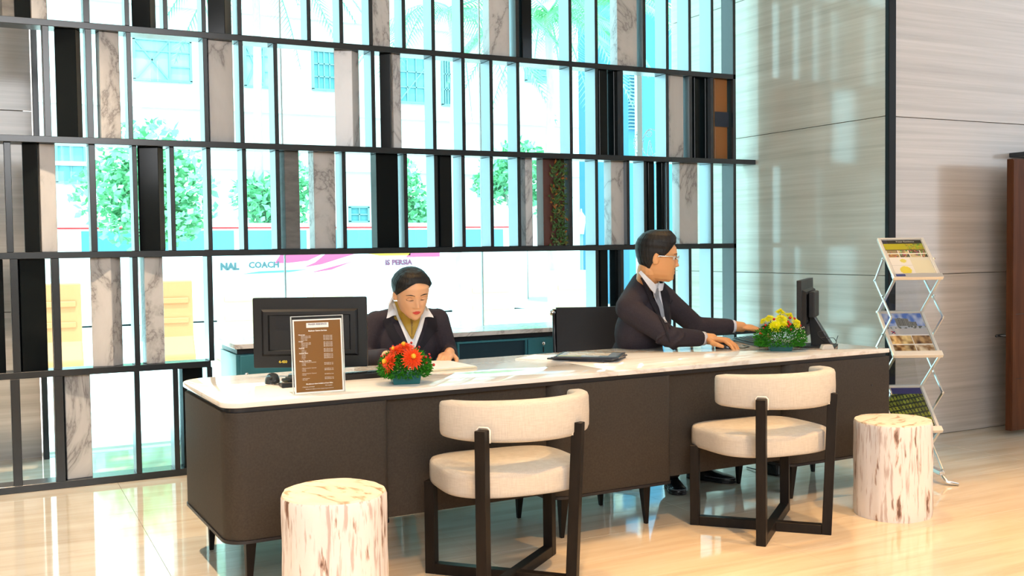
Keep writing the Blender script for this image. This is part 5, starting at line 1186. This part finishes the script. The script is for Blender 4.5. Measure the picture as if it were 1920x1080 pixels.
drape('shirt_collar', bvj, org, MR, WUp, Md, MU([(1199, 510), (1210, 526), (1222, 542), (1230, 549)]), MU([(1203, 506), (1216, 520), (1230, 532), (1232, 540)]), 10, 4, .010, .003, M_SHIRTM, mn_)
drape('shirt_collar', bvj, org, MR, WUp, Md, MU([(1234, 533), (1237, 542), (1239, 552)]), MU([(1239, 524), (1241, 536), (1242, 548)]), 8, 3, .010, .003, M_SHIRTM, mn_)
drape('tie', bvj, org, MR, WUp, Md, MU([(1230, 541), (1229, 549), (1231, 554), (1238, 576), (1244, 603)]), MU([(1237, 538), (1239, 548), (1240, 553), (1247, 576), (1249.5, 603)]), 16, 5, .012, .006, M_TIE, mn_, .004)
drape('lapel', bvj, org, MR, WUp, Md, MU([(1202, 520), (1209, 536), (1222, 566), (1240, 606), (1250, 640)]), MU([(1206, 518), (1222, 545), (1234, 575), (1246, 606), (1252, 640)]), 20, 5, .008, .004, M_SUIT2, mn_)
drape('lapel', bvj, org, MR, WUp, Md, MU([(1242, 526), (1245, 552), (1249, 580), (1251, 612)]), MU([(1250, 524), (1262, 552), (1262, 580), (1254, 614)]), 18, 5, .008, .004, M_SUIT2, mn_)
drape('breast_pocket', bvj, org, MR, WUp, Md, MU([(1262, 566), (1264, 568)]), MU([(1267, 559), (1268, 561)]), 2, 4, .004, .003, M_SUIT2, mn_)
for H_, E_, r_ in ((Mhr, Mer, .040), (Mhl, Mel, .039)):
    d = (H_-E_).normalized(); MB().tube([H_-d*.065, H_-d*.012], [r_, r_*.93], 20).build('shirt_cuff', M_SHIRTM, mn_, smooth=True, world=True)
d = (Mhr-Mer).normalized()
for k in range(3): MB().ell(Mhr-d*(.068+.018*k)+V((.008, -.040, -.010)), .0055, nu=8, nv=6).build('sleeve_button', M_SUIT2, mn_, smooth=True, world=True)
tr = MB()
for a, b, c_ in legs: tr.limb([a, b], [.084, .074], 16); tr.limb([b, c_+V((0, 0, .0))], [.072, .060], 16)
mesh_obj('trousers', remesh(tr, .009, 3), M_TROUS, mn_)
for heel, toe in ((V((3.245, 4.545, 0)), V((3.165, 4.345, 0))), (V((3.455, 4.665, 0)), V((3.590, 4.425, 0)))):
    d = (toe-heel).normalized(); Ls = (toe-heel).length; sd = V((-d.y, d.x, 0)); b = MB()
    secs_ = [(0, .022, .060), (.06, .034, .085), (.22, .037, .090), (.42, .036, .072), (.62, .045, .056), (.80, .046, .046), (.93, .036, .038), (1.0, .014, .026)]; vs = []; n = 16
    for t, hw, hh in secs_:
        for k in range(n):
            a = 2*pi*k/n; x = hw*abs(cos(a))**.8*(1 if cos(a) > 0 else -1); z = max(0, sin(a))**.75*(hh-.016); z = .014+z if sin(a) > 0 else .014-.010*abs(sin(a)); vs.append(heel+d*Ls*t+sd*x+V((0, 0, z)))
    b.add(vs, [(i*n+k, i*n+(k+1) % n, (i+1)*n+(k+1) % n, (i+1)*n+k) for i in range(len(secs_)-1) for k in range(n)]+[tuple(range(n-1, -1, -1)), tuple((len(secs_)-1)*n+k for k in range(n))])
    so = b.build('shoe', M_SHOE, mn_, smooth=True, world=True)
    sl = MB(); sl.prism([tuple((heel+d*Ls*t+sd*hw*s_*1.06)[:2]) for s_, lst in ((1, secs_), (-1, secs_[::-1])) for t, hw, hh in lst], .0, .014); sl.build('sole', M_PLASTIC2, so, world=True, bevel=.002)
    w_ = MB(); w_.tube([heel+d*Ls*t+sd*hw*1.01+V((0, 0, .028)) for t, hw, hh in secs_[3:]]+[heel+d*Ls*t-sd*hw*1.01+V((0, 0, .028)) for t, hw, hh in secs_[:2:-1]], .0018, 5); w_.build('welt_seam', M_TIE, so, smooth=True, world=True)
